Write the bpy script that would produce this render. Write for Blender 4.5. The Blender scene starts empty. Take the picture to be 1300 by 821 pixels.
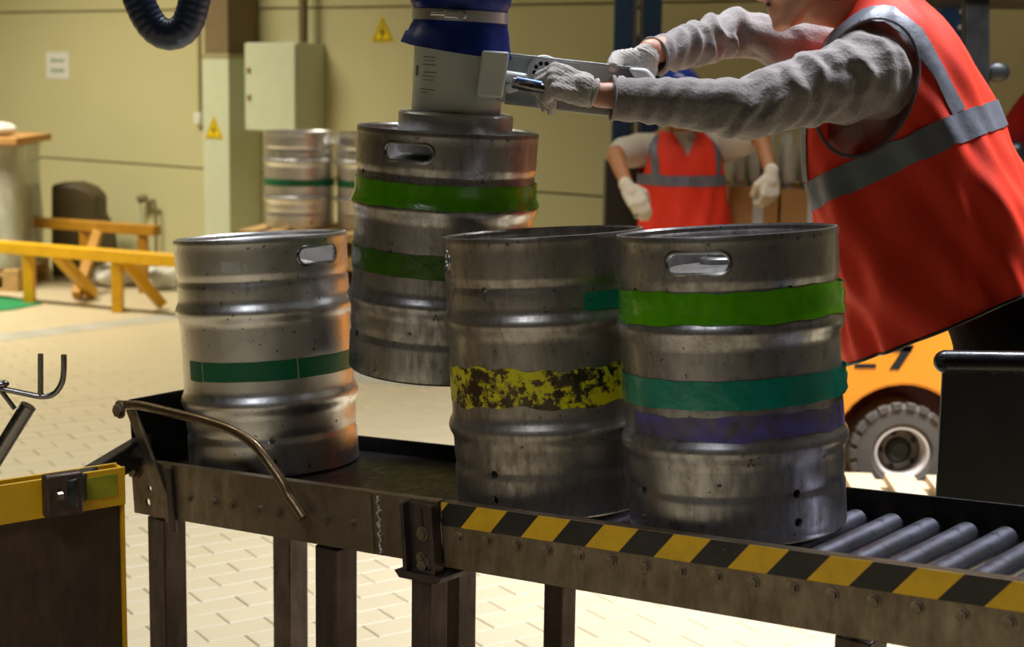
import bpy, math, random
import numpy as np
from mathutils import Matrix, Vector, noise
random.seed(4)
R = math.radians
scene = bpy.context.scene
COL = scene.collection

# ------------------------------------------------------------------ camera
CAMH = 1.5
FPX, PITCH, ROLL = 1993.0, R(7.9), R(.83)
_c, _s = math.cos(PITCH), math.sin(PITCH)
FWD = Vector((0, _c, -_s)); _up = Vector((0, _s, _c)); _rt = Vector((1, 0, 0))
RT = _rt * math.cos(ROLL) + _up * math.sin(ROLL)
UP = _up * math.cos(ROLL) - _rt * math.sin(ROLL)
CAM = Vector((0, 0, CAMH))
cd = bpy.data.cameras.new('camera'); cam = bpy.data.objects.new('camera', cd); COL.objects.link(cam)
cd.sensor_fit = 'HORIZONTAL'; cd.sensor_width = 36; cd.lens = FPX / 1300 * 36
cd.shift_y = -45.5 / 1300
cd.clip_start = .05
cd.dof.use_dof = True; cd.dof.focus_distance = 3.05; cd.dof.aperture_fstop = 4.2
cam.matrix_world = Matrix(((RT.x, UP.x, -FWD.x, 0), (RT.y, UP.y, -FWD.y, 0), (RT.z, UP.z, -FWD.z, CAMH), (0, 0, 0, 1)))
scene.camera = cam
# ------------------------------------------------------------------ light and exposure
scene.view_settings.view_transform = 'Standard'; scene.view_settings.look = 'None'
scene.view_settings.gamma = 1; scene.view_settings.use_curve_mapping = False
scene.view_settings.exposure = 0.0
w = bpy.data.worlds.new('world'); scene.world = w; w.use_nodes = True
w.node_tree.nodes['Background'].inputs[0].default_value = (.02, .02, .022, 1)
w.node_tree.nodes['Background'].inputs[1].default_value = 1.0
# ceiling lamps: (x, y, z, size x, size y, watts, colour); each one is built as a fixture further down
WARM = (1.0, .93, .73); COOL = (.88, .93, 1.0)
LAMPS = [
    (-4.2, 9.1, 4.25, 2.4, .5, 215, WARM, 120, 'above the yellow barriers'),
    (-2.6, 5.2, 4.25, 2.4, .5, 40, WARM, 120, 'above the open floor left of the conveyor'),
    (0.5, 7.0, 4.25, 2.4, .5, 12, WARM, 120, 'between the barriers and the cardboard boxes'),
    (2.5, 4.2, 4.25, 1.6, .5, 165, COOL, 88, 'above the forklift and the worker at the lifter'),
    (0.3, 4.5, 4.25, 1.6, .5, 56, COOL, 88, 'above the hanging keg'),
    (-1.7, 0.1, 4.25, 1.6, .5, 88, COOL, 100, 'added as unseen fill in front of the conveyor'),  # added fill lamp, out of view, brightens keg fronts and the near floor
]

def ray(x, y): return FWD + RT * ((x - 650) / FPX) - UP * ((y - 365) / FPX)
def atY(x, y, Y):
    d = ray(x, y); return CAM + d * (Y / d.y)
def atZ(x, y, z=0):
    d = ray(x, y); return CAM + d * ((z - CAMH) / d.z)

# ------------------------------------------------------------------ materials
def lin(c):
    return tuple((v / 255 / 12.92 if v / 255 <= .04045 else ((v / 255 + .055) / 1.055) ** 2.4) for v in c)
class NT:
    def __init__(s, name):
        s.m = bpy.data.materials.new(name); s.m.use_nodes = True
        s.t = s.m.node_tree; s.b = s.t.nodes['Principled BSDF']
        s.tc = s.t.nodes.new('ShaderNodeTexCoord')
    def n(s, ty, **kw):
        k = s.t.nodes.new(ty)
        for a, v in kw.items(): setattr(k, a, v)
        return k
    def l(s, a, b): s.t.links.new(a, b)
    def noise(s, scale, detail=4, rough=.6, stretch=None, coord='Object'):
        k = s.n('ShaderNodeTexNoise'); k.inputs['Scale'].default_value = scale
        k.inputs['Detail'].default_value = detail; k.inputs['Roughness'].default_value = rough
        if stretch:
            mp = s.n('ShaderNodeMapping'); mp.inputs['Scale'].default_value = stretch
            s.l(s.tc.outputs[coord], mp.inputs[0]); s.l(mp.outputs[0], k.inputs['Vector'])
        else: s.l(s.tc.outputs[coord], k.inputs['Vector'])
        return k.outputs['Fac']
    def ramp(s, fac, stops):
        k = s.n('ShaderNodeValToRGB'); e = k.color_ramp.elements
        while len(e) < len(stops): e.new(.5)
        for i, (p, c) in enumerate(stops):
            e[i].position = p; e[i].color = (c, c, c, 1) if isinstance(c, (int, float)) else (*c[:3], 1)
        s.l(fac, k.inputs[0]); return k.outputs[0]
    def mix(s, fac, a, b, mode='MIX'):
        k = s.n('ShaderNodeMix', data_type='RGBA', blend_type=mode)
        for sock, v in ((k.inputs[0], fac), (k.inputs[6], a), (k.inputs[7], b)):
            if hasattr(v, 'node'): s.l(v, sock)
            elif isinstance(v, (int, float)): sock.default_value = v if sock.type == 'VALUE' else (v, v, v, 1)
            else: sock.default_value = (*v[:3], 1)
        return k.outputs[2]
    def set(s, name, v):
        k = s.b.inputs[name]
        if hasattr(v, 'node'): s.l(v, k)
        elif isinstance(v, (tuple, list)): k.default_value = (*v[:3], 1)
        else: k.default_value = v
    def bump(s, fac, strength=.3, dist=.002):
        k = s.n('ShaderNodeBump'); k.inputs['Strength'].default_value = strength; k.inputs['Distance'].default_value = dist
        s.l(fac, k.inputs['Height']); s.l(k.outputs[0], s.b.inputs['Normal'])
def plain(name, rgb, rough=.6, metal=0., var=.18, scale=14, bump=.0, spec=.5, coat=0., bscale=None, bdist=.002):
    """procedural surface: a colour with noise mottling, optional relief"""
    t = NT(name); c = lin(rgb)
    f = t.noise(scale, 5)
    t.set('Base Color', t.mix(t.ramp(f, [(.3, 0.), (.7, 1.)]), tuple(v * (1 - var) for v in c), tuple(min(1, v * (1 + var * .6)) for v in c)))
    t.set('Roughness', t.ramp(f, [(.3, max(.03, rough - .08)), (.7, min(1, rough + .08))])); t.set('Metallic', metal)
    t.set('Specular IOR Level', spec); t.set('Coat Weight', coat)
    if bump: t.bump(t.noise(bscale or scale * 6, 4), bump, bdist)
    return t.m
def keg_steel(name, base, dirt, amt, rough):
    t = NT(name)
    big = t.noise(7, 6, .65, (1, 1, .6)); fine = t.noise(60, 6, .7, (1, 1, .35)); streak = t.noise(22, 5, .6, (1, 1, .35))
    lo = .62 - .34 * amt
    mask = t.mix(.5, big, streak)
    d = t.ramp(mask, [(lo - .06, 0.), (lo + .16, 1.)])
    d2 = t.mix(1, d, t.ramp(fine, [(.35, .35), (.65, 1.)]), 'MULTIPLY')
    spots = t.ramp(t.noise(95, 3, .5), [(.66, 0.), (.72, .8)])
    c = t.mix(d2, lin(base), lin(dirt)); c = t.mix(spots, c, lin((40, 34, 28)))
    t.set('Base Color', c); t.set('Metallic', t.mix(d2, 1., .72))
    t.set('Roughness', t.mix(d2, t.ramp(fine, [(.3, rough - .06), (.7, rough + .07)]), rough + .16))
    dent = t.noise(9, 2, .4)
    t.bump(t.mix(.25, dent, fine), .35, .004)
    return t.m
M = {}
M['keg_clean'] = keg_steel('clean_keg_steel', (226, 224, 224), (190, 186, 184), .1, .36)
M['keg_dirty'] = keg_steel('grimy_keg_steel', (192, 190, 192), (118, 110, 104), .6, .27)
M['keg_mid'] = keg_steel('brown_grimed_keg_steel', (190, 186, 182), (118, 106, 92), .68, .29)
M['valve'] = plain('valve_steel', (150, 150, 150), .3, 1.)
def tape_mat(name, rgb, rough=.25, alpha_wear=0., trans=.0):
    t = NT(name); c = lin(rgb); f = t.noise(30, 4, .6, (1, 1, .5))
    col = t.mix(t.ramp(f, [(.35, 0.), (.7, 1.)]), tuple(v * .7 for v in c), c)
    t.set('Base Color', col); t.set('Roughness', rough); t.set('Coat Weight', .4); t.set('Coat Roughness', .15)
    t.bump(t.noise(40, 3), .5, .003)
    return t.m
def paint_mat(name, rgb, lo, hi, under=(92, 82, 68)):
    """worn paint: metal shows where a ragged noise mask has scraped it off"""
    t = NT(name); f = t.mix(.4, t.noise(11, 6, .7, (1, 1, 1.8)), t.noise(60, 5, .7))
    k = t.ramp(f, [(lo, 0.), (hi, 1.)])
    t.set('Base Color', t.mix(k, lin(rgb), lin(under))); t.set('Metallic', k); t.set('Roughness', .42)
    t.bump(f, .2, .002)
    return t.m
M['limed'] = tape_mat('darker_lime_tape', (58, 104, 14)); M['lime'] = tape_mat('lime_green_tape', (86, 164, 6), .18); M['teal'] = tape_mat('teal_tape', (0, 132, 108))  # limed: a darker green for the hanging keg's lower tape
M['dgreen'] = paint_mat('dark_green_band', (0, 100, 62), .62, .66, (170, 165, 158))
M['dgreen2'] = plain('dark_green_tape', (10, 96, 62), .4, var=.25)
M['tealp'] = paint_mat('scraped_teal_paint', (0, 120, 96), .56, .6)
M['yellowp'] = paint_mat('scraped_yellow_paint', (206, 196, 6), .48, .53)
M['purplep'] = paint_mat('faded_purple_paint', (82, 74, 150), .40, .62, (110, 102, 98))
M['label'] = plain('torn_white_label', (214, 212, 205), .5)
# conveyor
def rusty(name, base, dirt, rough=.42, metal=.75):
    t = NT(name); f = t.noise(6, 6, .65); g = t.noise(40, 5, .65, (1, 1, .3))
    t.set('Base Color', t.mix(t.ramp(t.mix(.4, f, g), [(.36, 0.), (.62, 1.)]), lin(base), lin(dirt)))
    t.set('Metallic', metal); t.set('Roughness', t.ramp(g, [(.3, rough - .1), (.7, rough + .12)])); t.bump(g, .2, .002)
    return t.m
M['rail'] = rusty('conveyor_side_steel', (146, 132, 112), (104, 88, 66))
M['darksteel'] = rusty('oiled_dark_steel', (48, 44, 42), (26, 23, 21), .38)
M['tube'] = rusty('bare_guard_tube', (128, 106, 78), (92, 74, 52), .34)
M['leg'] = rusty('conveyor_leg_steel', (98, 84, 78), (70, 58, 52), .45)
M['roller'] = rusty('roller_steel', (128, 128, 142), (96, 94, 104), .34, .85)
M['bolt'] = rusty('bolt_steel', (170, 158, 140), (112, 98, 80), .4, .85)
M['chrome'] = plain('bare_bent_rod', (140, 136, 134), .28, 1., var=.25, scale=30)
M['weld'] = plain('weld_bead', (190, 186, 180), .25, 1., var=.3, scale=120, bump=.6)
def hazard_mat():
    t = NT('hazard_tape_print')
    uv = t.n('ShaderNodeUVMap'); uv.uv_map = 'UVMap'
    sp = t.n('ShaderNodeSeparateXYZ'); t.l(uv.outputs[0], sp.inputs[0])
    a = t.n('ShaderNodeMath', operation='SUBTRACT'); t.l(sp.outputs[0], a.inputs[0]); t.l(sp.outputs[1], a.inputs[1])
    b = t.n('ShaderNodeMath', operation='MULTIPLY'); t.l(a.outputs[0], b.inputs[0]); b.inputs[1].default_value = 1 / .147
    c = t.n('ShaderNodeMath', operation='FRACT'); t.l(b.outputs[0], c.inputs[0])
    d = t.n('ShaderNodeMath', operation='GREATER_THAN'); t.l(c.outputs[0], d.inputs[0]); d.inputs[1].default_value = .5
    g = t.noise(14, 6, .7); grime = t.ramp(g, [(.45, 0.), (.8, .35)])
    wear = t.ramp(t.noise(9, 5, .7), [(.69, 0.), (.72, .9)])
    col = t.mix(d.outputs[0], lin((24, 22, 22)), lin((222, 172, 14)))
    col = t.mix(grime, col, lin((70, 60, 44))); col = t.mix(wear, col, lin((124, 116, 104)))
    t.set('Base Color', col); t.set('Roughness', .45)
    return t.m
M['hazard'] = hazard_mat()
# lifter
M['ltgrey'] = plain('grey_lifter_paint', (212, 217, 213), .33, 0, var=.06, scale=8)
M['ltsteel'] = plain('brushed_lifter_steel', (200, 204, 206), .34, .5, var=.08, scale=8)
M['white'] = plain('white_plastic', (226, 228, 226), .35, var=.05)
M['print'] = plain('faded_print', (120, 112, 112), .6)
M['black'] = plain('black_plastic', (26, 26, 27), .42, var=.2)
M['blackhole'] = plain('dark_hole', (20, 17, 16), .8)
def fabric(name, rgb, rough=.8, scale=220, sheen=.0, bump=.4, wr=9, wstr=.3):
    t = NT(name); c = lin(rgb)
    f = t.noise(scale, 3); g = t.noise(wr, 4, .55)
    t.set('Base Color', t.mix(t.ramp(f, [(.3, 0.), (.7, 1.)]), tuple(v * .8 for v in c), tuple(min(1, v * 1.08) for v in c)))
    t.set('Roughness', rough); t.set('Sheen Weight', sheen); t.set('Specular IOR Level', .3)
    t.bump(t.mix(wstr, f, g), bump, .004)
    return t.m
M['bluefab'] = fabric('blue_lifter_sleeve', (18, 48, 138), .42, 90, bump=.25)
M['clamp'] = plain('hose_clamp_steel', (220, 220, 222), .36, .8, var=.05)
M['hose'] = plain('blue_black_hose', (40, 52, 78), .36, 0, var=.08)
# people
M['vest'] = fabric('orange_red_vest', (255, 62, 36), .62, 300, bump=.3, wstr=.6)
M['refl'] = plain('grey_reflective_strip', (118, 120, 132), .45, .25, var=.1, scale=20, bump=.35, bscale=26, bdist=.006)
M['piping'] = fabric('grey_vest_piping', (96, 84, 88), .8)
M['sweater'] = fabric('grey_fleece_sweater', (148, 138, 136), .95, 130, sheen=.5, bump=.9, wstr=.4)
M['glove'] = fabric('grey_white_knit_glove', (205, 196, 190), .95, 170, bump=.8)
M['glove_w'] = fabric('white_work_glove', (226, 214, 190), .9, 120)
M['gpalm'] = plain('green_glove_coating', (20, 118, 52), .6)
M['trouser'] = fabric('black_work_trousers', (15, 15, 17), .95)
M['shoe'] = plain('black_work_shoe', (22, 21, 20), .5)
M['skin'] = plain('skin', (206, 146, 116), .5, var=.1, scale=30)
M['skin2'] = plain('tanned_skin', (186, 126, 84), .5, var=.1, scale=30)
M['hair'] = fabric('dark_hair', (34, 26, 22), .6, 200)
M['stubble'] = plain('dark_stubble', (120, 78, 62), .75, scale=200, var=.4)
M['tee'] = fabric('white_tee_shirt', (214, 206, 192), .9)
M['teeblue'] = fabric('pale_blue_sleeve_trim', (150, 178, 196), .9)
M['helmet'] = plain('blue_helmet', (24, 66, 178), .25, var=.05)
M['navy'] = fabric('dark_navy_jacket', (28, 32, 48), .85)
M['redvest'] = fabric('dark_red_vest', (190, 34, 44), .7)
# surroundings
M['paint_y'] = plain('yellow_barrier_paint', (226, 172, 12), .45, var=.15, scale=9)
M['paint_yb'] = plain('old_yellow_brown_paint', (176, 124, 22), .55, var=.25, scale=9)
M['rust'] = rusty('rust_brown_panel', (78, 58, 40), (54, 38, 26), .6, .2)
M['orange'] = plain('orange_forklift_paint', (240, 150, 34), .4, var=.08, scale=5)
M['maroon'] = plain('dark_maroon_paint', (84, 30, 24), .6)
M['tyre'] = plain('dusty_tyre_rubber', (84, 78, 70), .85, var=.2, bump=.4)
M['rim'] = plain('dusty_wheel_rim', (196, 186, 176), .5, var=.15)
M['rimgrey'] = plain('grey_wheel_hub', (112, 104, 94), .6)
M['bluesteel'] = plain('blue_steel_post', (18, 58, 96), .5, var=.12)
M['greysteel'] = plain('grey_steel_post', (104, 106, 110), .5, .2)
M['pinewood'] = plain('pale_pine_board', (196, 174, 138), .75, var=.12, scale=20, bump=.3)
M['palletwood'] = plain('weathered_pallet_wood', (196, 160, 104), .8, var=.2, scale=16, bump=.3)
M['card'] = plain('brown_cardboard', (190, 142, 82), .85, var=.08, scale=8)
M['cabinet'] = plain('pale_green_grey_enamel', (202, 208, 180), .45, var=.04)
M['column'] = plain('brown_painted_column', (122, 104, 74), .7, var=.1)
M['gold'] = plain('brass_lock', (170, 140, 50), .4, .6)
M['signy'] = plain('yellow_sign_plastic', (240, 206, 0), .5, var=.05)
M['signk'] = plain('faded_black_print', (96, 84, 20), .6)
M['paper'] = plain('white_paper', (222, 222, 214), .8, var=.04)
M['greenprint'] = plain('green_print', (120, 150, 130), .8)
M['mat'] = plain('green_rubber_mat', (18, 128, 74), .7, var=.1)
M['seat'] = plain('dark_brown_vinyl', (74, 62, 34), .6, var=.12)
M['bag'] = plain('white_plastic_bag', (226, 226, 220), .35, var=.08, bump=.6, bscale=12, bdist=.02)
def film_mat():
    t = NT('clear_stretch_film'); f = t.noise(7, 5, .6, (1, 1, .4))
    t.set('Base Color', t.mix(f, lin((196, 196, 178)), lin((224, 226, 220)))); t.set('Roughness', .18); t.set('Coat Weight', .6)
    t.set('Alpha', t.ramp(f, [(.3, .35), (.7, .8)])); t.bump(t.noise(9, 4, .6, (1, 1, .3)), .8, .02)
    return t.m
M['film'] = film_mat()
def bottle_mat():
    t = NT('clear_bottle_plastic'); f = t.noise(24, 3)
    t.set('Base Color', t.mix(f, lin((206, 208, 200)), lin((246, 247, 244)))); t.set('Roughness', .12); t.set('Transmission Weight', .35)
    return t.m
M['bottle'] = bottle_mat()
M['lampw'] = plain('white_lamp_housing', (220, 220, 220), .5)
def wall_mat(name, rgb):
    t = NT(name); c = lin(rgb); f = t.noise(1.3, 5, .6); g = t.noise(30, 3)
    t.set('Base Color', t.mix(t.mix(.3, f, g), tuple(v * .9 for v in c), tuple(v * 1.06 for v in c))); t.set('Roughness', .6)
    return t.m
M['wall'] = wall_mat('cream_panel_paint', (202, 196, 150)); M['wallplain'] = wall_mat('dull_wall_paint', (122, 118, 110))
M['ceil'] = wall_mat('grey_ceiling', (84, 82, 78)); M['joint'] = wall_mat('panel_joint', (160, 150, 108))
def paver_mat():
    t = NT('beige_concrete_paver')
    oi = t.n('ShaderNodeObjectInfo'); geo = t.n('ShaderNodeNewGeometry')
    f = t.noise(1.1, 6, .65)
    g = t.noise(55, 4)
    h = t.n('ShaderNodeTexWhiteNoise'); h.noise_dimensions = '1D'
    a = t.n('ShaderNodeAttribute'); a.attribute_name = 'pv'; t.l(a.outputs['Fac'], h.inputs['W'])
    c = lin((196, 182, 152))
    col = t.mix(t.mix(.35, f, g), tuple(v * .84 for v in c), tuple(min(1, v * 1.1) for v in c))
    col = t.mix(t.mix(1, h.outputs['Value'], .16, 'MULTIPLY'), col, lin((168, 152, 124)))
    t.set('Base Color', col); t.set('Roughness', .42); t.bump(g, .15, .002)
    return t.m
M['paver'] = paver_mat(); M['grout'] = plain('sandy_joint', (184, 168, 134), .9)
M['greyline'] = plain('worn_grey_floor_paint', (168, 164, 152), .6, var=.15, scale=5)

# ------------------------------------------------------------------ mesh helpers
def V(*a): return Vector(a)
class MB:
    def __init__(s): s.v = []; s.f = []; s.uv = None
    def add(s, vs, fs):
        o = len(s.v); s.v += [Vector(p) for p in vs]; s.f += [tuple(i + o for i in f) for f in fs]; return s
    def box(s, c, d, Rm=None):
        h = [x / 2 for x in d]; vs = []
        for x in (-1, 1):
            for y in (-1, 1):
                for z in (-1, 1):
                    p = V(x * h[0], y * h[1], z * h[2]); vs.append((Rm @ p if Rm else p) + Vector(c))
        return s.add(vs, [(0, 1, 3, 2), (4, 6, 7, 5), (0, 4, 5, 1), (2, 3, 7, 6), (0, 2, 6, 4), (1, 5, 7, 3)])
    def bar(s, a, b, wx, wz, side=None):
        """square bar from a to b; side fixes the width direction"""
        a, b = Vector(a), Vector(b); d = (b - a).normalized()
        x = Vector(side) if side else (d.cross(V(0, 0, 1)) if abs(d.z) < .95 else V(1, 0, 0))
        x = (x - d * x.dot(d)).normalized(); z = d.cross(x)
        vs = [p + x * (i * wx / 2) + z * (j * wz / 2) for p in (a, b) for i, j in ((-1, -1), (1, -1), (1, 1), (-1, 1))]
        return s.add(vs, [(3, 2, 1, 0), (4, 5, 6, 7), (0, 1, 5, 4), (1, 2, 6, 5), (2, 3, 7, 6), (3, 0, 4, 7)])
    def prism(s, poly, t0, t1, fn=None):
        """polygon (a, b) extruded between t0 and t1; fn maps (a, b, t) to a point"""
        fn = fn or (lambda a, b, t: V(a, t, b)); n = len(poly)
        vs = [fn(a, b, t) for t in (t0, t1) for a, b in poly]
        return s.add(vs, [tuple(range(n)), tuple(range(2 * n - 1, n - 1, -1))] + [(i, i + n, (i + 1) % n + n, (i + 1) % n) for i in range(n)])
    def lathe(s, prof, n=48, a0=0, a1=2 * math.pi, close_top=False, fr=None):
        full = abs(a1 - a0 - 2 * math.pi) < 1e-6; m = n if full else n + 1; vs = []
        for i in range(m):
            a = a0 + (a1 - a0) * i / n
            vs += [V(r * math.sin(a), -r * math.cos(a), z) for r, z in prof]
        k = len(prof); fs = []
        for i in range(n):
            j = (i + 1) % m
            for q in range(k - 1):
                f = (i * k + q, j * k + q, j * k + q + 1, i * k + q + 1)
                if prof[q][0] < 1e-6: f = (i * k + q, j * k + q + 1, i * k + q + 1)
                elif prof[q + 1][0] < 1e-6: f = (i * k + q, j * k + q, i * k + q + 1)
                fs.append(f)
        return s.add(vs, fs)
    def tube(s, path, r, n=12, cap=True, closed=False):
        P = [Vector(p) for p in path]; rr = r if isinstance(r, (list, tuple)) else [r] * len(P)
        m = len(P); t0 = (P[1] - P[0]).normalized()
        x = t0.orthogonal().normalized(); vs = []
        for i, p in enumerate(P):
            if closed: t = (P[(i + 1) % m] - P[i - 1]).normalized()
            else: t = (P[min(i + 1, m - 1)] - P[max(i - 1, 0)]).normalized()
            x = (x - t * x.dot(t)).normalized(); y = t.cross(x)
            vs += [p + (x * math.cos(2 * math.pi * k / n) + y * math.sin(2 * math.pi * k / n)) * rr[i] for k in range(n)]
        fs = [(i * n + k, i * n + (k + 1) % n, (i + 1) % m * n + (k + 1) % n, (i + 1) % m * n + k) for i in range(m if closed else m - 1) for k in range(n)]
        if cap and not closed: fs += [tuple(range(n - 1, -1, -1)), tuple(range((m - 1) * n, m * n))]
        return s.add(vs, fs)
    def cyl(s, a, b, r, n=24): return s.tube([a, b], r, n)
    def caps(s, a, ra, b, rb, n=14, k=5):
        a, b = Vector(a), Vector(b); d = (b - a)
        if d.length < 1e-6: d = V(0, 0, 1e-4)
        d.normalize(); path = []; rad = []
        for i in range(k): t = (i + .35) / k * math.pi / 2; path.append(a - d * ra * math.cos(t)); rad.append(ra * math.sin(t))
        path += [a, b]; rad += [ra, rb]
        for i in range(k): t = (k - i - .65) / k * math.pi / 2; path.append(b + d * rb * math.cos(t)); rad.append(rb * math.sin(t))
        return s.tube(path, rad, n)
    def chain(s, pts):
        for (a, ra), (b, rb) in zip(pts, pts[1:]): s.caps(a, ra, b, rb)
        return s
    def ell(s, c, ax, n=18, k=10):
        c = Vector(c); X, Y, Z = [Vector(a) for a in ax]; vs = [c - Z]
        for i in range(1, k):
            t = math.pi * i / k
            vs += [c + (X * math.cos(2 * math.pi * j / n) + Y * math.sin(2 * math.pi * j / n)) * math.sin(t) - Z * math.cos(t) for j in range(n)]
        vs.append(c + Z); L = len(vs) - 1
        fs = [(0, 1 + (j + 1) % n, 1 + j) for j in range(n)] + [(L, L - n + j, L - n + (j + 1) % n) for j in range(n)]
        fs += [(1 + i * n + j, 1 + i * n + (j + 1) % n, 1 + (i + 1) * n + (j + 1) % n, 1 + (i + 1) * n + j) for i in range(k - 2) for j in range(n)]
        return s.add(vs, fs)
    def mesh(s, name, mat=None, mx=None, smooth=35):
        me = bpy.data.meshes.new(name)
        me.from_pydata([tuple(mx @ p if mx else p) for p in s.v], [], s.f)
        fix_normals(me)
        if smooth: me.shade_smooth(); me.set_sharp_from_angle(angle=R(smooth))
        if mat: me.materials.append(M[mat] if isinstance(mat, str) else mat)
        return me
import bmesh
def fix_normals(me):
    b = bmesh.new(); b.from_mesh(me); bmesh.ops.recalc_face_normals(b, faces=b.faces); b.to_mesh(me); b.free()
RM = {}
def thing(name, label, cat, loc=(0, 0, 0), rot=None, group=None, kind=None):
    o = bpy.data.objects.new(name, None); COL.objects.link(o); o.empty_display_size = .1
    mx = Matrix.Translation(Vector(loc)) @ (rot.to_4x4() if rot else Matrix())
    o.matrix_world = mx; RM[o] = mx
    return tag(o, label, cat, group, kind)
def tag(o, label, cat, group=None, kind=None):
    o['label'] = label
    if kind: o['kind'] = kind
    if cat: o['category'] = cat
    if group: o['group'] = group
    return o
def put(name, me, parent=None, local=False, bevel=0, mx=None, label=None):
    """link a mesh as one object; its vertices are in world space unless local or mx is given"""
    o = bpy.data.objects.new(name, me); COL.objects.link(o)
    if parent is not None:
        o.parent = parent
        pm = RM.get(parent, Matrix())
        if mx is not None: o.matrix_local = mx
        elif not local: o.matrix_local = pm.inverted()
        RM[o] = pm @ o.matrix_local
    else:
        if mx is not None: o.matrix_world = mx
        RM[o] = mx or Matrix()
    if bevel:
        b = o.modifiers.new('bevel', 'BEVEL'); b.width = bevel; b.segments = 2; b.limit_method = 'ANGLE'
    if label: o['label'] = label
    return o
def solo(name, mb, mat, label, cat, group=None, bevel=0, smooth=35, kind=None):
    """a one-mesh thing: origin at the middle of its base"""
    lo = Vector([min(p[i] for p in mb.v) for i in range(3)]); hi = Vector([max(p[i] for p in mb.v) for i in range(3)])
    c = V((lo.x + hi.x) / 2, (lo.y + hi.y) / 2, lo.z)
    o = put(name, mb.mesh(name, mat, Matrix.Translation(-c), smooth), mx=Matrix.Translation(c), bevel=bevel)
    return tag(o, label, cat, group, kind)
def evaluated(mb_or_me, mods, name='tmp'):
    me = mb_or_me.mesh(name, None) if isinstance(mb_or_me, MB) else mb_or_me
    o = bpy.data.objects.new(name, me); COL.objects.link(o); extra = []
    for ty, kw in mods:
        m = o.modifiers.new(ty, ty)
        for k, v in kw.items():
            if k == 'cutter':
                c = bpy.data.objects.new('cut', v); COL.objects.link(c); extra.append(c); m.object = c
            else: setattr(m, k, v)
    bpy.context.view_layer.update()
    dg = bpy.context.evaluated_depsgraph_get()
    out = bpy.data.meshes.new_from_object(o.evaluated_get(dg))
    for x in [o] + extra: bpy.data.objects.remove(x)
    return out
def remesh(mb, voxel, it=6, mat=None, name='body', disp=None):
    me = evaluated(mb, [('REMESH', dict(mode='VOXEL', voxel_size=voxel)), ('SMOOTH', dict(factor=.5, iterations=it))])
    me.name = name
    if disp:
        ns = [v.normal.copy() for v in me.vertices]
        for v, n in zip(me.vertices, ns): v.co = v.co + n * disp(v.co)
    me.materials.clear()
    me.shade_smooth()
    if mat: me.materials.append(M[mat])
    return me
def boolean(me, cut, mat=None, smooth=30):
    out = evaluated(me, [('BOOLEAN', dict(operation='DIFFERENCE', solver='EXACT', cutter=cut))])
    out.shade_smooth(); out.set_sharp_from_angle(angle=R(smooth))
    out.materials.clear()
    if mat: out.materials.append(M[mat])
    return out
def smoothpath(pts, n=8):
    P = [Vector(p) for p in pts]; out = []
    for i in range(len(P) - 1):
        a, b, c, d = P[max(i - 1, 0)], P[i], P[i + 1], P[min(i + 2, len(P) - 1)]
        for k in range(n):
            t = k / n
            out.append(.5 * ((2 * b) + (c - a) * t + (2 * a - 5 * b + 4 * c - d) * t * t + (3 * b - a - 3 * c + d) * t ** 3))
    return out + [P[-1]]

# ------------------------------------------------------------------ the room (turned about 36 degrees to the camera)
PSI = R(36); RO = V(0, 9.46, 0)
E1 = V(math.cos(PSI), -math.sin(PSI), 0); E2 = V(-math.sin(PSI), -math.cos(PSI), 0)
def room(s, d, z=0): return RO + E1 * s + E2 * d + V(0, 0, z)
RROOM = Matrix(((E1.x, -E2.x, 0), (E1.y, -E2.y, 0), (0, 0, 1)))      # x along the wall, y into the wall, z up
S0, S1, D1, CEIL = -8.0, 9.5, 13.0, 4.5
def wallbox(s0, s1, d0, d1, z0, z1):
    return MB().box(room((s0 + s1) / 2, (d0 + d1) / 2, (z0 + z1) / 2), (s1 - s0, abs(d1 - d0), z1 - z0), RROOM)
def structure(name, mb, mat):
    o = put(name, mb.mesh(name, mat)); o['kind'] = 'structure'; return o
floor = structure('floor', wallbox(S0 - .2, S1 + .2, -.2, D1 + .2, -.25, -.006), 'grout')
wall_back = structure('wall_back', wallbox(S0 - .2, S1 + .2, -.2, -.03, -.25, CEIL), 'joint')
for z0, z1 in ((-.01, .772), (.784, 1.876), (1.888, 2.98), (2.992, CEIL)):
    put('wall_panel', wallbox(S0 - .1, S1 + .1, -.03, 0, z0, z1).mesh('wall_panel', 'wall'), wall_back, bevel=.004)
structure('wall_left', wallbox(S0 - .2, S0, -.03, D1, -.25, CEIL), 'wall')
structure('wall_right', wallbox(S1, S1 + .2, -.03, D1, -.25, CEIL), 'wallplain')
structure('wall_front', wallbox(S0 - .2, S1 + .2, D1, D1 + .2, -.25, CEIL), 'wallplain')
structure('ceiling', wallbox(S0 - .2, S1 + .2, -.2, D1 + .2, CEIL, CEIL + .15), 'ceil')
# paving: blocks 20 x 10 cm in running bond; the 300 that show largest are parts, the rest one mesh
PA = R(33); PX = V(math.cos(PA), math.sin(PA), 0); PY = V(-math.sin(PA), math.cos(PA), 0)
def pix(P):
    q = Vector(P) - CAM; z = q.dot(FWD)
    return (650 + FPX * q.dot(RT) / z, 365 - FPX * q.dot(UP) / z, z) if z > .2 else (-9e9, 0, z)
blocks = []
for j in range(-60, 150):
    for i in range(-70, 80):
        c = PX * ((i + .5 * (j % 2)) * .2) + PY * (j * .1) + V(0, 0, 0)
        q = c - RO; s, d = q.dot(E1), q.dot(E2)
        if S0 < s < S1 and .1 < d < D1 and c.y > -.5:
            x, y, z = pix(c)
            near = -20 < x < 640 and 470 < y < 830
            blocks.append((0 if near else 1, -y if near else z, c))
blocks = [b for b in blocks if -400 < pix(b[2])[0] < 1700 and b[2].y > 2.0]
blocks.sort(key=lambda b: (b[0], b[1]))
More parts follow.
